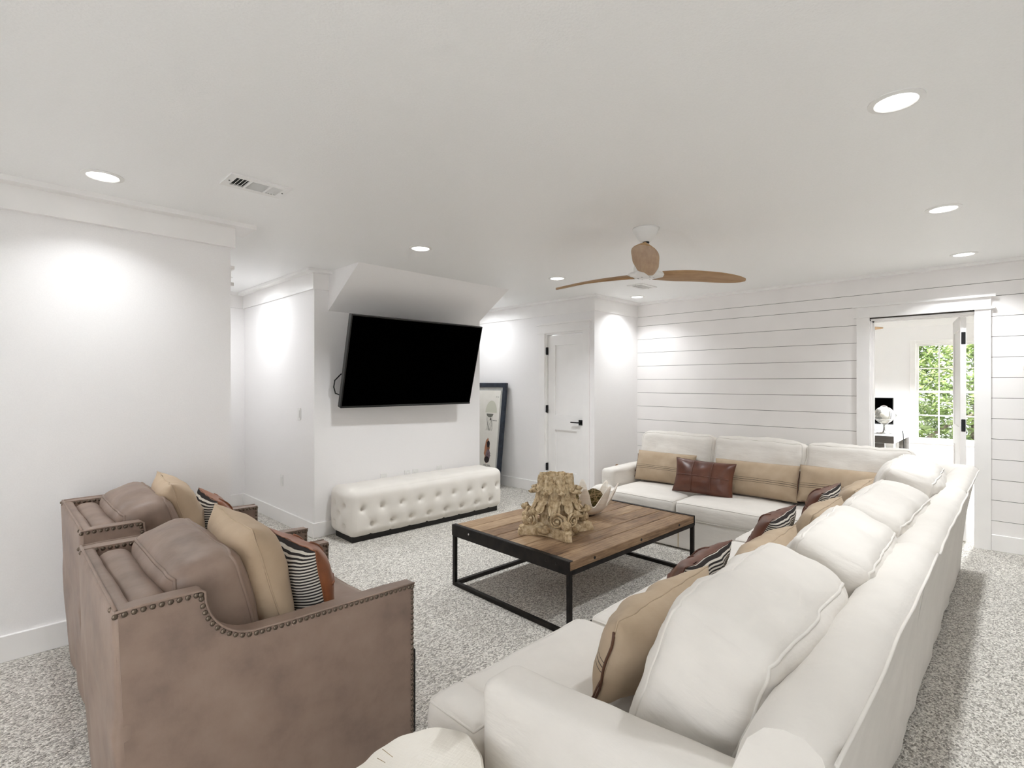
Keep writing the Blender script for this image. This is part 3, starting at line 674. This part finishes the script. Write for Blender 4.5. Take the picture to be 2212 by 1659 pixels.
def leaf_bm(ztop, zbot, wd, out, seed):
    bm = bmesh.new(); n, m = 22, 12; rows = []
    path = []
    for i in range(n + 1):
        t_ = i / n
        if t_ < .7: z = ztop + (zbot + .03 - ztop) * t_ / .7; r = rb(z) + .012 + out * .35 * (t_ / .7) ** 2
        else:
            a = (t_ - .7) / .3 * PI * .95; rr = out * .38; z = zbot + .03 - rr * math.sin(a) * 1.1; r = rb(zbot) + .012 + out * .35 + rr * (1 - math.cos(a))
        path.append((r, z, t_))
    for r, z, t_ in path:
        row = []
        wv = wd * (.75 + .35 * math.sin(PI * min(1, t_ * 1.05))) * (1 if t_ < .8 else max(.35, 1 - (t_ - .8) * 2.6))
        for j in range(m + 1):
            u = 2 * j / m - 1; lob = 1 + .12 * math.sin(t_ * 24 + abs(u) * 2) * abs(u)
            ang = u * wv / r * .5 * lob; dr = .010 * (1 - abs(u)) ** 1.5 - .014 * abs(u) ** 3 + .004 * math.sin(abs(u) * 9 + t_ * 8) + .006 * (1 if abs(u) < .1 else 0)
            row.append(((r + dr), ang, z + .010 * abs(u) ** 2 * (t_ > .6)))
        rows.append([bm.verts.new((q * math.cos(g), q * math.sin(g), z_)) for q, g, z_ in row] + [bm.verts.new(((q - .011) * math.cos(g * .92), (q - .011) * math.sin(g * .92), z_ + (.008 if t_ > .75 else 0))) for q, g, z_ in row[::-1]])
    mm = 2 * m + 2
    for A, D in zip(rows, rows[1:]):
        for k in range(mm): bm.faces.new((A[k], A[(k + 1) % mm], D[(k + 1) % mm], D[k]))
    bm.faces.new(rows[0]); bm.faces.new(rows[-1][::-1])
    return rough_(bm, .0018, 55, seed)
L1 = obj('short_leaf', leaf_bm(CH + .002, .262, .078, .058, 1), 'carved_stone', cp, True); L2 = obj('long_leaf', leaf_bm(CH - .05, .148, .086, .095, 2), 'carved_stone', cp, True)
for k in range(1, 8): inst(L1, cp, (0, 0, 0), (0, 0, k * PI / 4))
for k in range(0, 8):
    if k: inst(L2, cp, (0, 0, 0), (0, 0, k * PI / 4 + PI / 8))
L2.rotation_euler = (0, 0, PI / 8)
def volute_bm(r0=.05):
    bm = bmesh.new(); pts, rs = [], []
    for k in range(60):
        a = k / 59 * 2 * PI * 2.3; r = r0 * (1 - k / 59 * .86); pts.append((r * math.cos(a), 0 - .012 * k / 59, r * math.sin(a))); rs.append(.0085 * (1 - .45 * k / 59))
    tube(bm, pts, rs, seg=7); ball(bm, (0, -.014, 0), .010, 8, 6); lathe(bm, [(.001, 0), (r0 * .96, 0), (r0 * .96, .001)], 20)
    for v in bm.verts[-60:]:
        v.co = Vector((v.co.x, -v.co.z + .01, v.co.y))
    return rough_(bm, .003, 40, 4)
V1 = obj('scroll', volute_bm(), 'carved_stone', cp, True); cnt = 0
for q in range(4):
    for s in (-1, 1):
        a = q * PI / 2 + s * math.radians(29); r = .19
        loc = (r * math.cos(a), r * math.sin(a), .115); rz_ = q * PI / 2 + PI / 2 + s * .32
        if cnt == 0: V1.location = loc; V1.rotation_euler = (0, 0, rz_)
        else: inst(V1, cp, loc, (0, 0, rz_))
        cnt += 1
    a = q * PI / 2 + PI / 4; obj('acorn_boss', rough_(ball(ball(bmesh.new(), (0, 0, 0), .032, 12, 8), (.02, .02, .03), .022, 10, 7), .008, 50, q), 'carved_stone', cp, True, loc=(.205 * math.cos(a), .205 * math.sin(a), .09))
    a = q * PI / 2; obj('rosette', rough_(ball(ball(bmesh.new(), (0, 0, 0), .03, 12, 8), (0, .035, -.005), .024, 10, 7), .009, 60, q + 7), 'carved_stone', cp, True, loc=(.15 * math.cos(a), .15 * math.sin(a), .045))
    leafs = leaf_bm(.2, .1, .05, .05, q + 3); obj('stem_leaf', leafs, 'carved_stone', cp, True, rot=(0, 0, q * PI / 2 + .2))
# clam shell
sh = thing('clam_shell', 'large white fluted clam shell behind the carved capital on the coffee table', 'clam shell', (3.17, 2.36, TH), (0, 0, YAW - PI / 2 + .1))
bm = bmesh.new(); nu, nv = 240, 30; rows = []
for j in range(nv + 1):
    v_ = j / nv; row = []
    for i in range(nu):
        a = 2 * PI * i / nu; wv_ = .5 + .5 * math.cos(8 * a + .9); fl = wv_ ** 1.25; k = v_ ** .8
        rx, ry = .275, .175
        r = k * (.80 + .0 * v_) + .32 * v_ ** 1.7 * (fl - .45); z = .004 + .075 * v_ ** 2.4 + .16 * fl * v_ ** 3.2 + .0022 * math.sin(v_ * 60) * v_
        row.append(bm.verts.new((rx * r * math.cos(a), ry * r * math.sin(a), z)))
    rows.append(row)
for A, D in zip(rows, rows[1:]):
    for k in range(nu): bm.faces.new((A[k], A[(k + 1) % nu], D[(k + 1) % nu], D[k]))
bmesh.ops.remove_doubles(bm, verts=bm.verts[:], dist=1e-5); bmesh.ops.recalc_face_normals(bm, faces=bm.faces[:]); bmesh.ops.solidify(bm, geom=bm.faces[:], thickness=.007)
obj('shell', bm, 'clam_shell', sh, True)
def mossball(loc, r, label):
    t = thing('moss_ball', label, 'moss ball', loc, group='moss balls in the shell'); bm = ball(bmesh.new(), (0, 0, 0), r, 36, 24)
    for v in bm.verts: v.co *= 1 + .07 * nz(v.co, 60, 3) + .05 * nz(v.co, 130, 4)
    obj('core', bm, 'moss', t, True)
    for k in range(14):
        ax = Vector((random.gauss(0, 1), random.gauss(0, 1), random.gauss(0, 1))).normalized(); o1 = ax.orthogonal().normalized(); o2 = ax.cross(o1); h = random.uniform(-.6, .6)
        pts = [(ax * h + (o1 * math.cos(q) + o2 * math.sin(q)) * math.sqrt(1 - h * h)) * (r * 1.035 + .002 * math.sin(5 * q)) for q in [2 * PI * s / 30 for s in range(30)]]
        obj('vine', T(pts, .0022, seg=5, closed=True), 'vine', t, True)
mossball((3.24, 2.315, TH + .125), .066, 'dark moss ball with vines in the clam shell, right')
mossball((3.08, 2.42, TH + .125), .066, 'moss ball peeking over the carved capital, left')

# ------------------------------------------------------------------ leather armchairs
CX, CD, CW = 0, .955, .80
def chair_profile():
    p = [(.03, .015), (.0, .81)]
    p += [(.0 + .205 * k / 4, .812) for k in range(1, 5)]
    for k in range(0, 13):      # scoop
        a = PI - (PI / 2) * (k / 12); p.append((.215 + .15 * (1 + math.cos(a)), .80 - .165 * math.sin(a) if False else .645 + .16 * (1 - math.sin(a))))
    p += [(.365 + (CD - .365) * k / 6, .643 - .012 * k / 6) for k in range(1, 6)] + [(CD, .63), (CD, .015)]
    return p
def make_chair(label, loc, rz=0):
    t = thing('leather_armchair', label, 'armchair', loc, (0, 0, rz), 'pair of taupe leather armchairs'); prof = chair_profile(); th = .062
    for s in (-1, 1):
        y0, y1 = (-CW / 2, -CW / 2 + th) if s < 0 else (CW / 2 - th, CW / 2)
        bm = extrude(bmesh.new(), prof, lambda x, z: (x, y0, z), lambda x, z: (x, y1, z))
        bmesh.ops.bevel(bm, geom=[e for e in bm.edges if abs(e.verts[0].co.y - e.verts[1].co.y) < 1e-6], offset=.007, segments=2, affect='EDGES')
        sp = obj('side_panel', bm, 'leather_taupe', t, 'auto')
        # nailheads along the edges of the top and front, on both faces
        path = prof[1:] ; pts = []
        for (xa, za), (xb, zb) in zip(path, path[1:]):
            n = max(1, int(math.hypot(xb - xa, zb - za) / .004)); pts += [(xa + (xb - xa) * k / n, za + (zb - za) * k / n) for k in range(n)]
        acc = 0; nb_ = bmesh.new(); last = None; cum = 0
        for i, (x, z) in enumerate(pts):
            if last: cum += math.hypot(x - last[0], z - last[1])
            last = (x, z)
            if cum < .0172 and i: continue
            cum = 0
            j = min(i + 2, len(pts) - 1); k = max(i - 2, 0); dx_, dz_ = pts[j][0] - pts[k][0], pts[j][1] - pts[k][1]; L = math.hypot(dx_, dz_) or 1
            nx_, nz_ = dz_ / L, -dx_ / L
            for yy in (y0 - .0005, y1 + .0005): ball(nb_, (x + nx_ * .0105, yy, z + nz_ * .0105), .0082, 7, 4, (1, .6, 1))
        obj('nailhead_trim', nb_, 'nail_pewter', sp, True, kind='stuff')
        obj('welt', T([(x, y0 if s < 0 else y1, z) for x, z in prof[1:-1]], .004, seg=6), 'leather_taupe', sp, True)
    # back: slightly bowed outer back with rolled inner pad
    bp = lambda p: Vector((p.x + .028 * (1 - (p.z + .4) / .8) + .012 * nz((p.y * 4, p.z * 2, 0), 2, 5) * (p.z < .1), p.y, p.z))
    obj('outer_back', cubemesh(bmesh.new(), softmap((.05, CW - .004, .79), .014, (.012, 0, 0), .004, 5, 3, bp), (3, 18, 18)), 'leather_taupe', t, True, loc=(.02, 0, .413))
    obj('back_welt', T([(.004, -CW / 2 + .01 + (CW - .02) * k / 10, .812) for k in range(11)], .005, seg=6), 'leather_taupe', t, True)
    obj('inner_back_pad', cubemesh(bmesh.new(), softmap((.12, CW - 2 * th - .004, .46), .05, (.02, 0, .006), .004, 6, 4), (8, 20, 12)), 'leather_taupe', t, True, loc=(.092, 0, .572))
    # base, seat cushion and back cushion
    bsk = lambda p: Vector((p.x, p.y * 1.0, p.z))
    obj('seat_base', B(.05, CD - .03, -CW / 2 + th, CW / 2 - th, .06, .33, bev=.01), 'leather_taupe', t)
    obj('front_skirt', cubemesh(bmesh.new(), softmap((.02, CW - 2 * th, .3), .006, (0, 0, 0), .004, 8, 2), (2, 16, 8)), 'leather_taupe', t, True, loc=(CD - .02, 0, .17))
    obj('swivel_base', lathe(bmesh.new(), [(.3, 0), (.3, .035), (.24, .06)], 28, (.48, 0)), 'dark_base', t, 'auto')
    obj('recess_shade', B(CD - .012, CD + .012, -CW / 2 + .008, -CW / 2 + .03, .03, .36, bev=.003), 'dark_base', t)  # dark strip stands in for the shaded recess at the front corner
    cushion('seat_cushion', t, (.70, CW - 2 * th - .01, .17), (.60, 0, .415), mat='leather_taupe', r=.05, bulge=(.015, 0, .02), n=(16, 16, 8), amp=.004, seed=1)
    cushion('back_cushion', t, (.21, CW - 2 * th - .04, .44), (.285, 0, .655), (0, -.24, 0), 'leather_taupe', r=.06, bulge=(.05, .0, .02), n=(10, 20, 16), amp=.008, nsc=7, seed=2, welt_axis=0, welt=.006)
    return t
make_chair('taupe leather armchair with nailhead trim nearest the viewer', (.24, 2.125, 0), -.005)
make_chair('taupe leather armchair with nailhead trim beside the left wall', (.272, 3.172, 0), .0)
ST = (('x', -.33), ('x', .33), ('z', .0))
pillow('throw_pillow', 'plain beige linen pillow on the armchair nearest the viewer', 'pillow', (.70, 2.08, .715), (-.28, 0, PI / 2 - .05), .50, .46, .22, 'linen_beige', 'linen_beige', 'beige linen pillows', 1)
pillow('throw_pillow', 'striped pillow with tan leather front on the armchair nearest the viewer', 'pillow', (.865, 2.05, .655), (-.20, 0, PI / 2 + .02), .46, .33, .19, 'leather_tan', 'ticking_stripe', 'leather and stripe pillows', 2, ST)
pillow('throw_pillow', 'plain beige linen pillow on the armchair beside the left wall', 'pillow', (.70, 3.14, .715), (-.26, 0, PI / 2 - .08), .50, .46, .21, 'linen_beige', 'linen_beige', 'beige linen pillows', 3)
pillow('throw_pillow', 'striped pillow with tan leather front on the armchair beside the left wall', 'pillow', (.875, 3.16, .655), (-.18, 0, PI / 2 - .06), .46, .33, .18, 'leather_tan', 'ticking_stripe', 'leather and stripe pillows', 4, ST)

# ------------------------------------------------------------------ sectional sofa (slipcovered)
YB, YF, XB, XF = .33, 1.345, 5.22, 4.13       # right run: back foot / seat front ; far run: back foot / seat front
SZ = .42
def back_profile(d=0):
    """(depth outward from the foot line (positive = away from the seats), z)"""
    return [(0, .02), (.012, .2), (.035, .45), (.07, .65), (.102, .752), (.092, .775), (.06, .795), (.02, .797), (-.02, .785), (-.055, .75), (-.085, .68), (-.12, .55), (-.15, .4), (-.16, .25), (-.16, .02)]
def sweep_back(name, parent, f, L, seed, c0=True, c1=True, n=26):
    """f(s along 0..L, outward, z) -> world"""
    prof = back_profile(); bm = bmesh.new(); rings = []
    for i in range(n + 1):
        s = L * i / n
        k = 1 - (.30 * max(0, 1 - s / .05) ** 2 if c0 else 0) - (.30 * max(0, 1 - (L - s) / .05) ** 2 if c1 else 0)
        ring = []
        for o, z in prof:
            oo = -.03 + (o + .03) * (1 - (1 - k) * (z > .5) * .35); zz = z - (1 - k) * .06 * (z > .6)
            oo += .006 * nz((s * 2, o * 2, z), 2.2, seed) + (.012 * nz((s * 7, 0, z), 1, seed + 3) * max(0, .35 - z) / .35)
            ring.append(bm.verts.new(f(s, oo, zz + .004 * nz((s * 4, o, z), 2, seed + 1))))
        rings.append(ring)
    m = len(prof)
    for A, D in zip(rings, rings[1:]):
        for k in range(m): bm.faces.new((A[k], A[(k + 1) % m], D[(k + 1) % m], D[k]))
    bm.faces.new(rings[0][::-1]); bm.faces.new(rings[-1])
    o = obj(name, bm, 'slipcover', parent, 'auto')
    w1 = [v for v in [f(L * i / n, .102 + .006 * nz((L * i / n * 2, .204, .752), 2.2, seed), .757) for i in range(n + 1)]]
    obj('piping', T(w1, .0045, seg=6), 'slipcover', o, True)
    return o
def skirt(name, parent, x0, x1, y0, y1, z1, seed=0, flare=.012):
    def post(p):
        k = max(0, .5 - (p.z / z1)) ; e = 1 + 0 * k
        return Vector((p.x + math.copysign(flare * k, p.x) + .010 * k * nz((p.y * 5, p.z, 0), 2, seed), p.y + math.copysign(flare * k, p.y) + .010 * k * nz((p.x * 5, p.z, 3), 2, seed), p.z))
    f = softmap((x1 - x0, y1 - y0, z1 - .015), .012, (0, 0, 0), .003, 4, seed, post)
    return obj(name, cubemesh(bmesh.new(), f, (24, 24, 10)), 'slipcover', parent, True, loc=((x0 + x1) / 2, (y0 + y1) / 2, .015 + (z1 - .015) / 2))
def pleat(parent, x, y, z1, along='y'):
    obj('kick_pleat', B(x - .002, x + .002, y - .006, y + .006, .02, z1) if along == 'y' else B(x - .006, x + .006, y - .002, y + .002, .02, z1), 'pillow_back_linen', parent)
def arm(parent, x0, x1, y0, y1, z, seed, rise=0):
    def post(p):
        t_ = (p.y + (y1 - y0) / 2) / (y1 - y0); q = p.copy()
        if p.z > 0: q.z += rise * (1 - t_)
        return q
    f = softmap((x1 - x0, y1 - y0, z), .035, (.012, .008, .004), .005, 5, seed, post)
    o = obj('arm', cubemesh(bmesh.new(), f, (8, 26, 18)), 'slipcover', parent, True, loc=((x0 + x1) / 2, (y0 + y1) / 2, z / 2 + .012))
    return o, f
BC = dict(mat='slipcover', r=.06, bulge=(.02, .05, .02), n=(34, 14, 26), amp=.016, nsc=7, welt_axis=1, welt=.005)
SC = dict(mat='slipcover', r=.045, bulge=(.0, .01, .022), n=(22, 22, 8), amp=.006, nsc=5, welt_axis=2)
# --- near right unit
s1 = thing('sofa_section', 'white slipcovered sofa section with arm nearest the viewer', 'sofa', (0, 0, 0), group='white sectional sofa')
skirt('skirted_base', s1, 1.0, 2.605, YB + .02, YF - .03, .285, 1); sweep_back('back', s1, lambda s, o, z: (1.04 + s, YB - o, z), 1.565, 1)
arm(s1, .985, 1.135, .36, 1.10, .57, 1, .05)
def tcush(p):
    return p
cushion('seat_cushion', s1, (.70, .92, .15), (1.472, .92, SZ - .08), seed=1, **SC)
cushion('seat_cushion_return', s1, (.17, .25, .15), (1.072, 1.255, SZ - .08), mat='slipcover', r=.045, bulge=(.01, .012, .018), n=(8, 8, 8), amp=.006, nsc=5, seed=1, welt_axis=2)
cushion('seat_cushion', s1, (.775, .87, .15), (2.213, .91, SZ - .08), seed=2, **SC)
cushion('back_cushion', s1, (.74, .27, .455), (1.56, .57, .64), (.34, 0, .0), seed=11, **BC)
cushion('back_cushion', s1, (.66, .25, .47), (2.325, .535, .64), (.36, 0, .04), seed=12, **BC)
# --- middle right unit
s2 = thing('sofa_section', 'white slipcovered armless sofa section in the middle of the right run', 'sofa', (0, 0, 0), group='white sectional sofa')
skirt('skirted_base', s2, 2.615, 4.16, YB + .02, YF - .03, .285, 2); sweep_back('back', s2, lambda s, o, z: (2.61 + s, YB - o, z), 1.575, 2)
cushion('seat_cushion', s2, (.775, .87, .15), (3.01, .91, SZ - .08), seed=3, **SC); cushion('seat_cushion', s2, (.765, .87, .15), (3.79, .91, SZ - .08), seed=4, **SC)
cushion('back_cushion', s2, (.78, .25, .47), (3.15, .53, .64), (.36, 0, -.02), seed=13, **BC)
# --- corner unit
s3 = thing('sofa_section', 'white slipcovered corner section of the sectional by the doorway', 'sofa', (0, 0, 0), group='white sectional sofa')
skirt('skirted_base', s3, 4.19, XB - .02, YB + .02, YF - .04, .285, 3)
sweep_back('back', s3, lambda s, o, z: (4.19 + s * (XB + o - 4.19) / (XB - 4.19), YB - o, z), XB - 4.19, 3, True, False); sweep_back('back', s3, lambda s, o, z: (XB + o, YB + s - o * (1 - s / (YF - YB)), z), YF - YB, 4, False, True)
cushion('seat_cushion', s3, (.86, .87, .15), (4.64, .91, SZ - .08), seed=5, **SC)
cushion('back_cushion', s3, (.80, .26, .50), (4.17, .54, .665), (.32, 0, .03), seed=14, **BC)
cushion('back_cushion', s3, (.74, .26, .48), (4.935, .935, .665), (.22, 0, PI / 2), seed=16, **BC)
# --- far unit
s4 = thing('sofa_section', 'white slipcovered sofa section with arm along the plank wall', 'sofa', (0, 0, 0), group='white sectional sofa')
skirt('skirted_base', s4, XF + .03, XB - .02, YF - .03, 2.98, .285, 5); sweep_back('back', s4, lambda s, o, z: (XB + o, YF + s, z), 1.69, 6)
def armY(parent, x0, x1, y0, y1, z, seed):
    f = softmap((x1 - x0, y1 - y0, z), .035, (.008, .012, .004), .005, 5, seed); return obj('arm', cubemesh(bmesh.new(), f, (26, 8, 18)), 'slipcover', parent, True, loc=((x0 + x1) / 2, (y0 + y1) / 2, z / 2 + .012))
armY(s4, XF + .16, XB - .03, 2.84, 2.985, .565, 7)
cushion('seat_cushion', s4, (.82, .80, .15), (XF + .41, 1.72, SZ - .08), seed=6, **SC); cushion('seat_cushion', s4, (.82, .70, .15), (XF + .41, 2.475, SZ - .08), seed=7, **SC)
cushion('seat_cushion_return', s4, (.19, .19, .15), (XF + .095, 2.91, SZ - .08), mat='slipcover', r=.045, bulge=(.012, .01, .018), n=(8, 8, 8), amp=.006, nsc=5, seed=8, welt_axis=2)
cushion('back_cushion', s4, (.78, .25, .48), (4.93, 2.47, .665), (.2, 0, PI / 2), seed=17, **BC); cushion('back_cushion', s4, (.78, .25, .48), (4.93, 1.695, .665), (.2, 0, PI / 2), seed=18, **BC)
pleat(s4, XF + .022, 2.09, .27)
# --- pillows on the far run (fronts face -X)
def lumbar(label, loc, rot, seed, w=.62, cords=True, cs=1): return pillow('lumbar_pillow', label, 'pillow', loc, rot, w, .30, .20, 'burlap_sack', 'burlap_plain', 'burlap lumbar pillows', seed, (), cords, .03, cs)
lumbar('striped burlap lumbar pillow at the left end of the far sofa', (4.715, 2.52, .585), (-.30, 0, -PI / 2), 21, .62, True, -1)
lumbar('striped burlap lumbar pillow in the middle of the far sofa', (4.70, 1.66, .585), (-.30, 0, -PI / 2 + .03), 22, .70, True, 1)
lumbar('striped burlap lumbar pillow in the sofa corner', (4.70, .98, .60), (-.30, 0, -PI / 2 - .03), 23, .66, False)
pillow('throw_pillow', 'dark brown leather pillow with stitched squares between burlap pillows', 'pillow', (4.51, 2.03, .575), (-.32, .03, -PI / 2 + .12), .53, .31, .16, 'leather_brown', 'ticking_stripe', 'leather and stripe pillows', 24, ST)
# --- pillows on the right run (fronts face +Y)
lumbar('burlap lumbar pillow on the seat nearest the viewer with leather ties', (1.575, .87, .60), (-.30, 0, PI + .02), 25, .62, True, 1)
lumbar('burlap lumbar pillow on the second seat from the viewer', (2.46, .83, .59), (-.34, 0, PI + .02), 26, .62, False)
lumbar('burlap lumbar pillow on the third seat of the right run', (3.35, .83, .59), (-.34, 0, PI), 27, .62, False)
lumbar('burlap lumbar pillow on the right run nearest the corner', (4.15, .80, .60), (-.34, 0, PI), 28, .60, False)
pillow('throw_pillow', 'brown leather and stripe pillow nearest the viewer on the right run', 'pillow', (2.19, 1.03, .555), (-.50, 0, PI + .04), .50, .31, .15, 'leather_brown', 'ticking_stripe', 'leather and stripe pillows', 29, ST)
pillow('throw_pillow', 'brown leather and stripe pillow in the middle of the right run', 'pillow', (3.13, 1.02, .56), (-.48, 0, PI + .02), .50, .31, .15, 'leather_brown', 'ticking_stripe', 'leather and stripe pillows', 30, ST)
pillow('throw_pillow', 'brown leather and stripe pillow on the right run nearest the corner', 'pillow', (4.10, 1.0, .56), (-.45, 0, PI), .50, .31, .15, 'leather_brown', 'ticking_stripe', 'leather and stripe pillows', 31, ST)

# ------------------------------------------------------------------ painted stump side table
def lobes(a): return 1 + .10 * math.cos(2 * a + .6) + .10 * math.cos(3 * a - 1.2) + .03 * math.cos(5 * a + .4)
st = thing('stump_table', 'white painted tree stump side table at the bottom edge', 'side table', (.715, 1.05, 0), (0, 0, .3))
obj('stump', lathe(bmesh.new(), [(.205, .0), (.20, .06), (.19, .2), (.19, .33), (.195, .43), (.193, .443), (.186, .45), (.1, .4505), (.01, .4507)], 90, fn=lambda r, z, a: 1.05 * r * lobes(a) * (1 + .012 * math.sin(14 * a + z * 6))), 'stump_paint', st, 'auto')
for k in range(7):
    a = random.uniform(0, 2 * PI); r0 = random.uniform(.06, .13); obj('crack', T([(r0 * math.cos(a), r0 * math.sin(a), .4495), ((r0 + .045) * math.cos(a + .08), (r0 + .045) * math.sin(a + .08), .4495)], .0012, seg=4), 'vine', st)

# ------------------------------------------------------------------ framed print leaning on the door wall
fp = thing('framed_print', 'tall navy framed sea creature print leaning against the wall', 'framed print', (4.86, 5.43, .012), (0, math.radians(6.2), 0))
FW, FH = .80, 1.42                      # local: Y width, Z height, front faces -X
bm = bmesh.new(); fw = .062
for q in ((-FW / 2, -FW / 2 + fw, 0, FH), (FW / 2 - fw, FW / 2, 0, FH), (-FW / 2 + fw, FW / 2 - fw, 0, fw), (-FW / 2 + fw, FW / 2 - fw, FH - fw, FH)): box(bm, -.02, .02, *q, bev=.003, seg=1)
obj('frame', bm, 'frame_navy', fp); obj('mat_board', B(-.006, .01, -FW / 2 + fw, FW / 2 - fw, fw, FH - fw), 'mat_grey', fp)
pp = obj('print', B(-.012, -.006, -FW / 2 + fw + .035, FW / 2 - fw - .035, fw + .05, FH - fw - .045), 'paper', fp)
def flat(name, pts, mat, par, x=-.0128): 
    bm = bmesh.new(); bm.faces.new([bm.verts.new((x, y, z)) for y, z in pts]); return obj(name, bm, mat, par)
ye = -FW / 2 + fw + .035               # right edge of the sheet seen by the viewer
def blob(cy, cz, ry, rz, a0=0, a1=2 * PI, n=20): return [(cy + ry * math.cos(a0 + (a1 - a0) * k / n), cz + rz * math.sin(a0 + (a1 - a0) * k / n)) for k in range(n + (a1 - a0 < 6))]
flat('jellyfish_bell', blob(ye + .165, 1.0, .115, .17, 0, PI), 'print_pale', pp)
flat('jellyfish_skirt', blob(ye + .185, .985, .07, .05, PI, 2 * PI), 'print_grey', pp, -.0126)
bm = bmesh.new()
for k in range(8):
    y = ye + .13 + k * .015; tube(bm, [(-.0128, y + .01 * math.sin(k + q * .9), .96 - q * .03) for q in range(8)], .0016, seg=4)
obj('jellyfish_tentacles', bm, 'print_grey', pp); obj('jellyfish_knot', ball(bmesh.new(), (-.0125, ye + .165, .91), .012, 8, 5, (.1, 1, 1.4)), 'print_dark', pp)
flat('coral_body', [(ye + .19 + .05 * (1 + .25 * math.sin(q * 3.1)) * math.cos(a), .47 + .17 * math.sin(a) * (1 + .08 * math.sin(q * 2.2))) for q, a in enumerate([2 * PI * k / 24 for k in range(24)])], 'print_rust', pp)
flat('coral_shadow', blob(ye + .165, .40, .045, .09), 'print_mauve', pp, -.0130); flat('coral_base', blob(ye + .18, .345, .05, .045), 'print_dark', pp, -.0132); flat('coral_eye', blob(ye + .17, .56, .03, .05), 'print_dark', pp, -.0131)
bm = bmesh.new()
for k in range(26):
    a = random.uniform(0, 2 * PI); cy, cz = ye + .165 + random.uniform(-.03, .03), .46 + random.uniform(-.1, .12); tube(bm, [(-.0133, cy, cz), (-.0133, cy + .04 * math.cos(a), cz + .04 * math.sin(a))], .0015, seg=3)
obj('coral_spines', bm, 'print_dark', pp)
def text(body, y, z, size, par, name='lettering'):
    cu = bpy.data.curves.new(name, 'FONT'); cu.body = body; cu.size = size; cu.extrude = .0002
    o = bpy.data.objects.new(name, cu); C.objects.link(o); me = bpy.data.meshes.new_from_object(o); bpy.data.objects.remove(o); o = bpy.data.objects.new(name, me); C.objects.link(o)
    me.materials.append(M['print_dark']); o.parent = par; o.matrix_local = Matrix.Translation((-.0132, y, z)) @ Matrix(((0, 0, -1, 0), (-1, 0, 0, 0), (0, 1, 0, 0), (0, 0, 0, 1)))
    return o
text('N\u00b0 15', ye + .085, 1.215, .022, pp); text('MEDUSE', ye + .125, .885, .024, pp); text('POLYPES...', ye + .235, .255, .034, pp)

# ------------------------------------------------------------------ wicker basket behind the far sofa arm
bk = thing('wicker_basket', 'brown wicker basket with loop handle behind the far sofa arm', 'basket', (5.36, 3.37, 0))
bm = bmesh.new()
for k in range(15): tube(bm, [((.125 + .02 * k / 14) * math.cos(a) * (1 + .02 * (1 if (i + k) % 2 else -1)), (.125 + .02 * k / 14) * math.sin(a) * (1 + .02 * (1 if (i + k) % 2 else -1)), .012 + k * .022) for i, a in enumerate([2 * PI * q / 36 for q in range(36)])], .012, seg=6, closed=True)
obj('woven_body', bm, 'wicker', bk, True)
for s in (-1, 1): obj('handle', T([(s * .05 * 0 + .07 * math.cos(a) * 1.0 - .09 * 0, s * .125, .32 + .11 * math.sin(a)) for a in [PI * k / 14 for k in range(15)]], .008, seg=6), 'wicker', bk, True)

# ------------------------------------------------------------------ study desk things
dk = thing('desk', 'grey wood and white desk in the study through the doorway', 'desk', (8.58, 1.78, 0))
obj('desk_top', B(-.63, .63, -.65, .9, .66, .76, bev=.004), 'white_plastic', dk); obj('top_veneer', B(-.634, -.628, -.65, .9, .665, .755), 'desk_wood', dk)
obj('leg', B(-.62, -.52, -.645, -.56, 0, .66), 'white_plastic', dk); obj('leg', B(.42, .62, -.645, -.56, 0, .66), 'desk_wood', dk); obj('front_frame', B(-.632, -.60, -.55, -.40, 0, .66), 'desk_wood', dk); obj('drawer_front', B(-.625, -.60, -.40, .8, 0.05, .60), 'white_plastic', dk)
obj('side_panel', B(.2, .4, -.56, -.55, .02, .66), 'white_plastic', dk); obj('leg', B(.42, .62, .8, .9, 0, .66), 'desk_wood', dk); obj('leg', B(-.62, -.52, .8, .9, 0, .66), 'desk_wood', dk)
mo = thing('computer_monitor', 'black computer monitor on the study desk', 'monitor', (8.75, 1.62, .76), (0, 0, .05))
obj('panel', B(-.02, .02, -.37, .37, .09, .46, bev=.004), 'bezel_black', mo); obj('display', B(-.0215, -.0195, -.36, .36, .11, .45), 'screen_black', mo); obj('stand', box(B(-.09, .09, -.12, .12, 0, .012), -.0, .03, -.03, .03, .01, .2), 'black_metal', mo)
gb = thing('desk_globe', 'white desk globe on chrome stand in front of the monitor', 'globe', (8.22, 1.272, .76))
obj('sphere', ball(bmesh.new(), (0, 0, 0), .112, 32, 20), 'globe_map', gb, True, loc=(0, 0, .245), rot=(.3, .4, 0)); obj('meridian_ring', T([(0, .124 * math.cos(a), .245 + .124 * math.sin(a)) for a in [2 * PI * k / 40 for k in range(40)]], .005, closed=True), 'chrome', gb, True, rot=(0, 0, -.8))
obj('horizon_ring', T([(.128 * math.cos(a), .128 * math.sin(a), .235 + .05 * math.cos(a)) for a in [2 * PI * k / 40 for k in range(40)]], .006, closed=True), 'chrome', gb, True)
obj('stand', lathe(bmesh.new(), [(.085, 0), (.085, .012), (.02, .025), (.012, .06), (.012, .12)], 24), 'chrome', gb, True)
cb_ = obj('monitor_cable', T([(8.7, 1.14, .775), (8.6, 1.125, .772), (8.55, 1.115, .74), (8.55, 1.108, .6), (8.58, 1.11, .45), (8.54, 1.115, .3), (8.57, 1.12, .05)], .006), 'cable_black', None, True); tag(cb_, 'black cable hanging off the study desk edge', 'cable')
bk2 = thing('paper_stack', 'blue and white papers stacked on the study desk', 'papers', (8.3, 1.55, .76)); 
for k in range(3): obj('sheet_pile', B(-.12 + .01 * k, .12, -.15, .15 - .02 * k, .012 * k, .012 * k + .011), ('paper', 'frame_navy', 'mat_grey')[k], bk2)
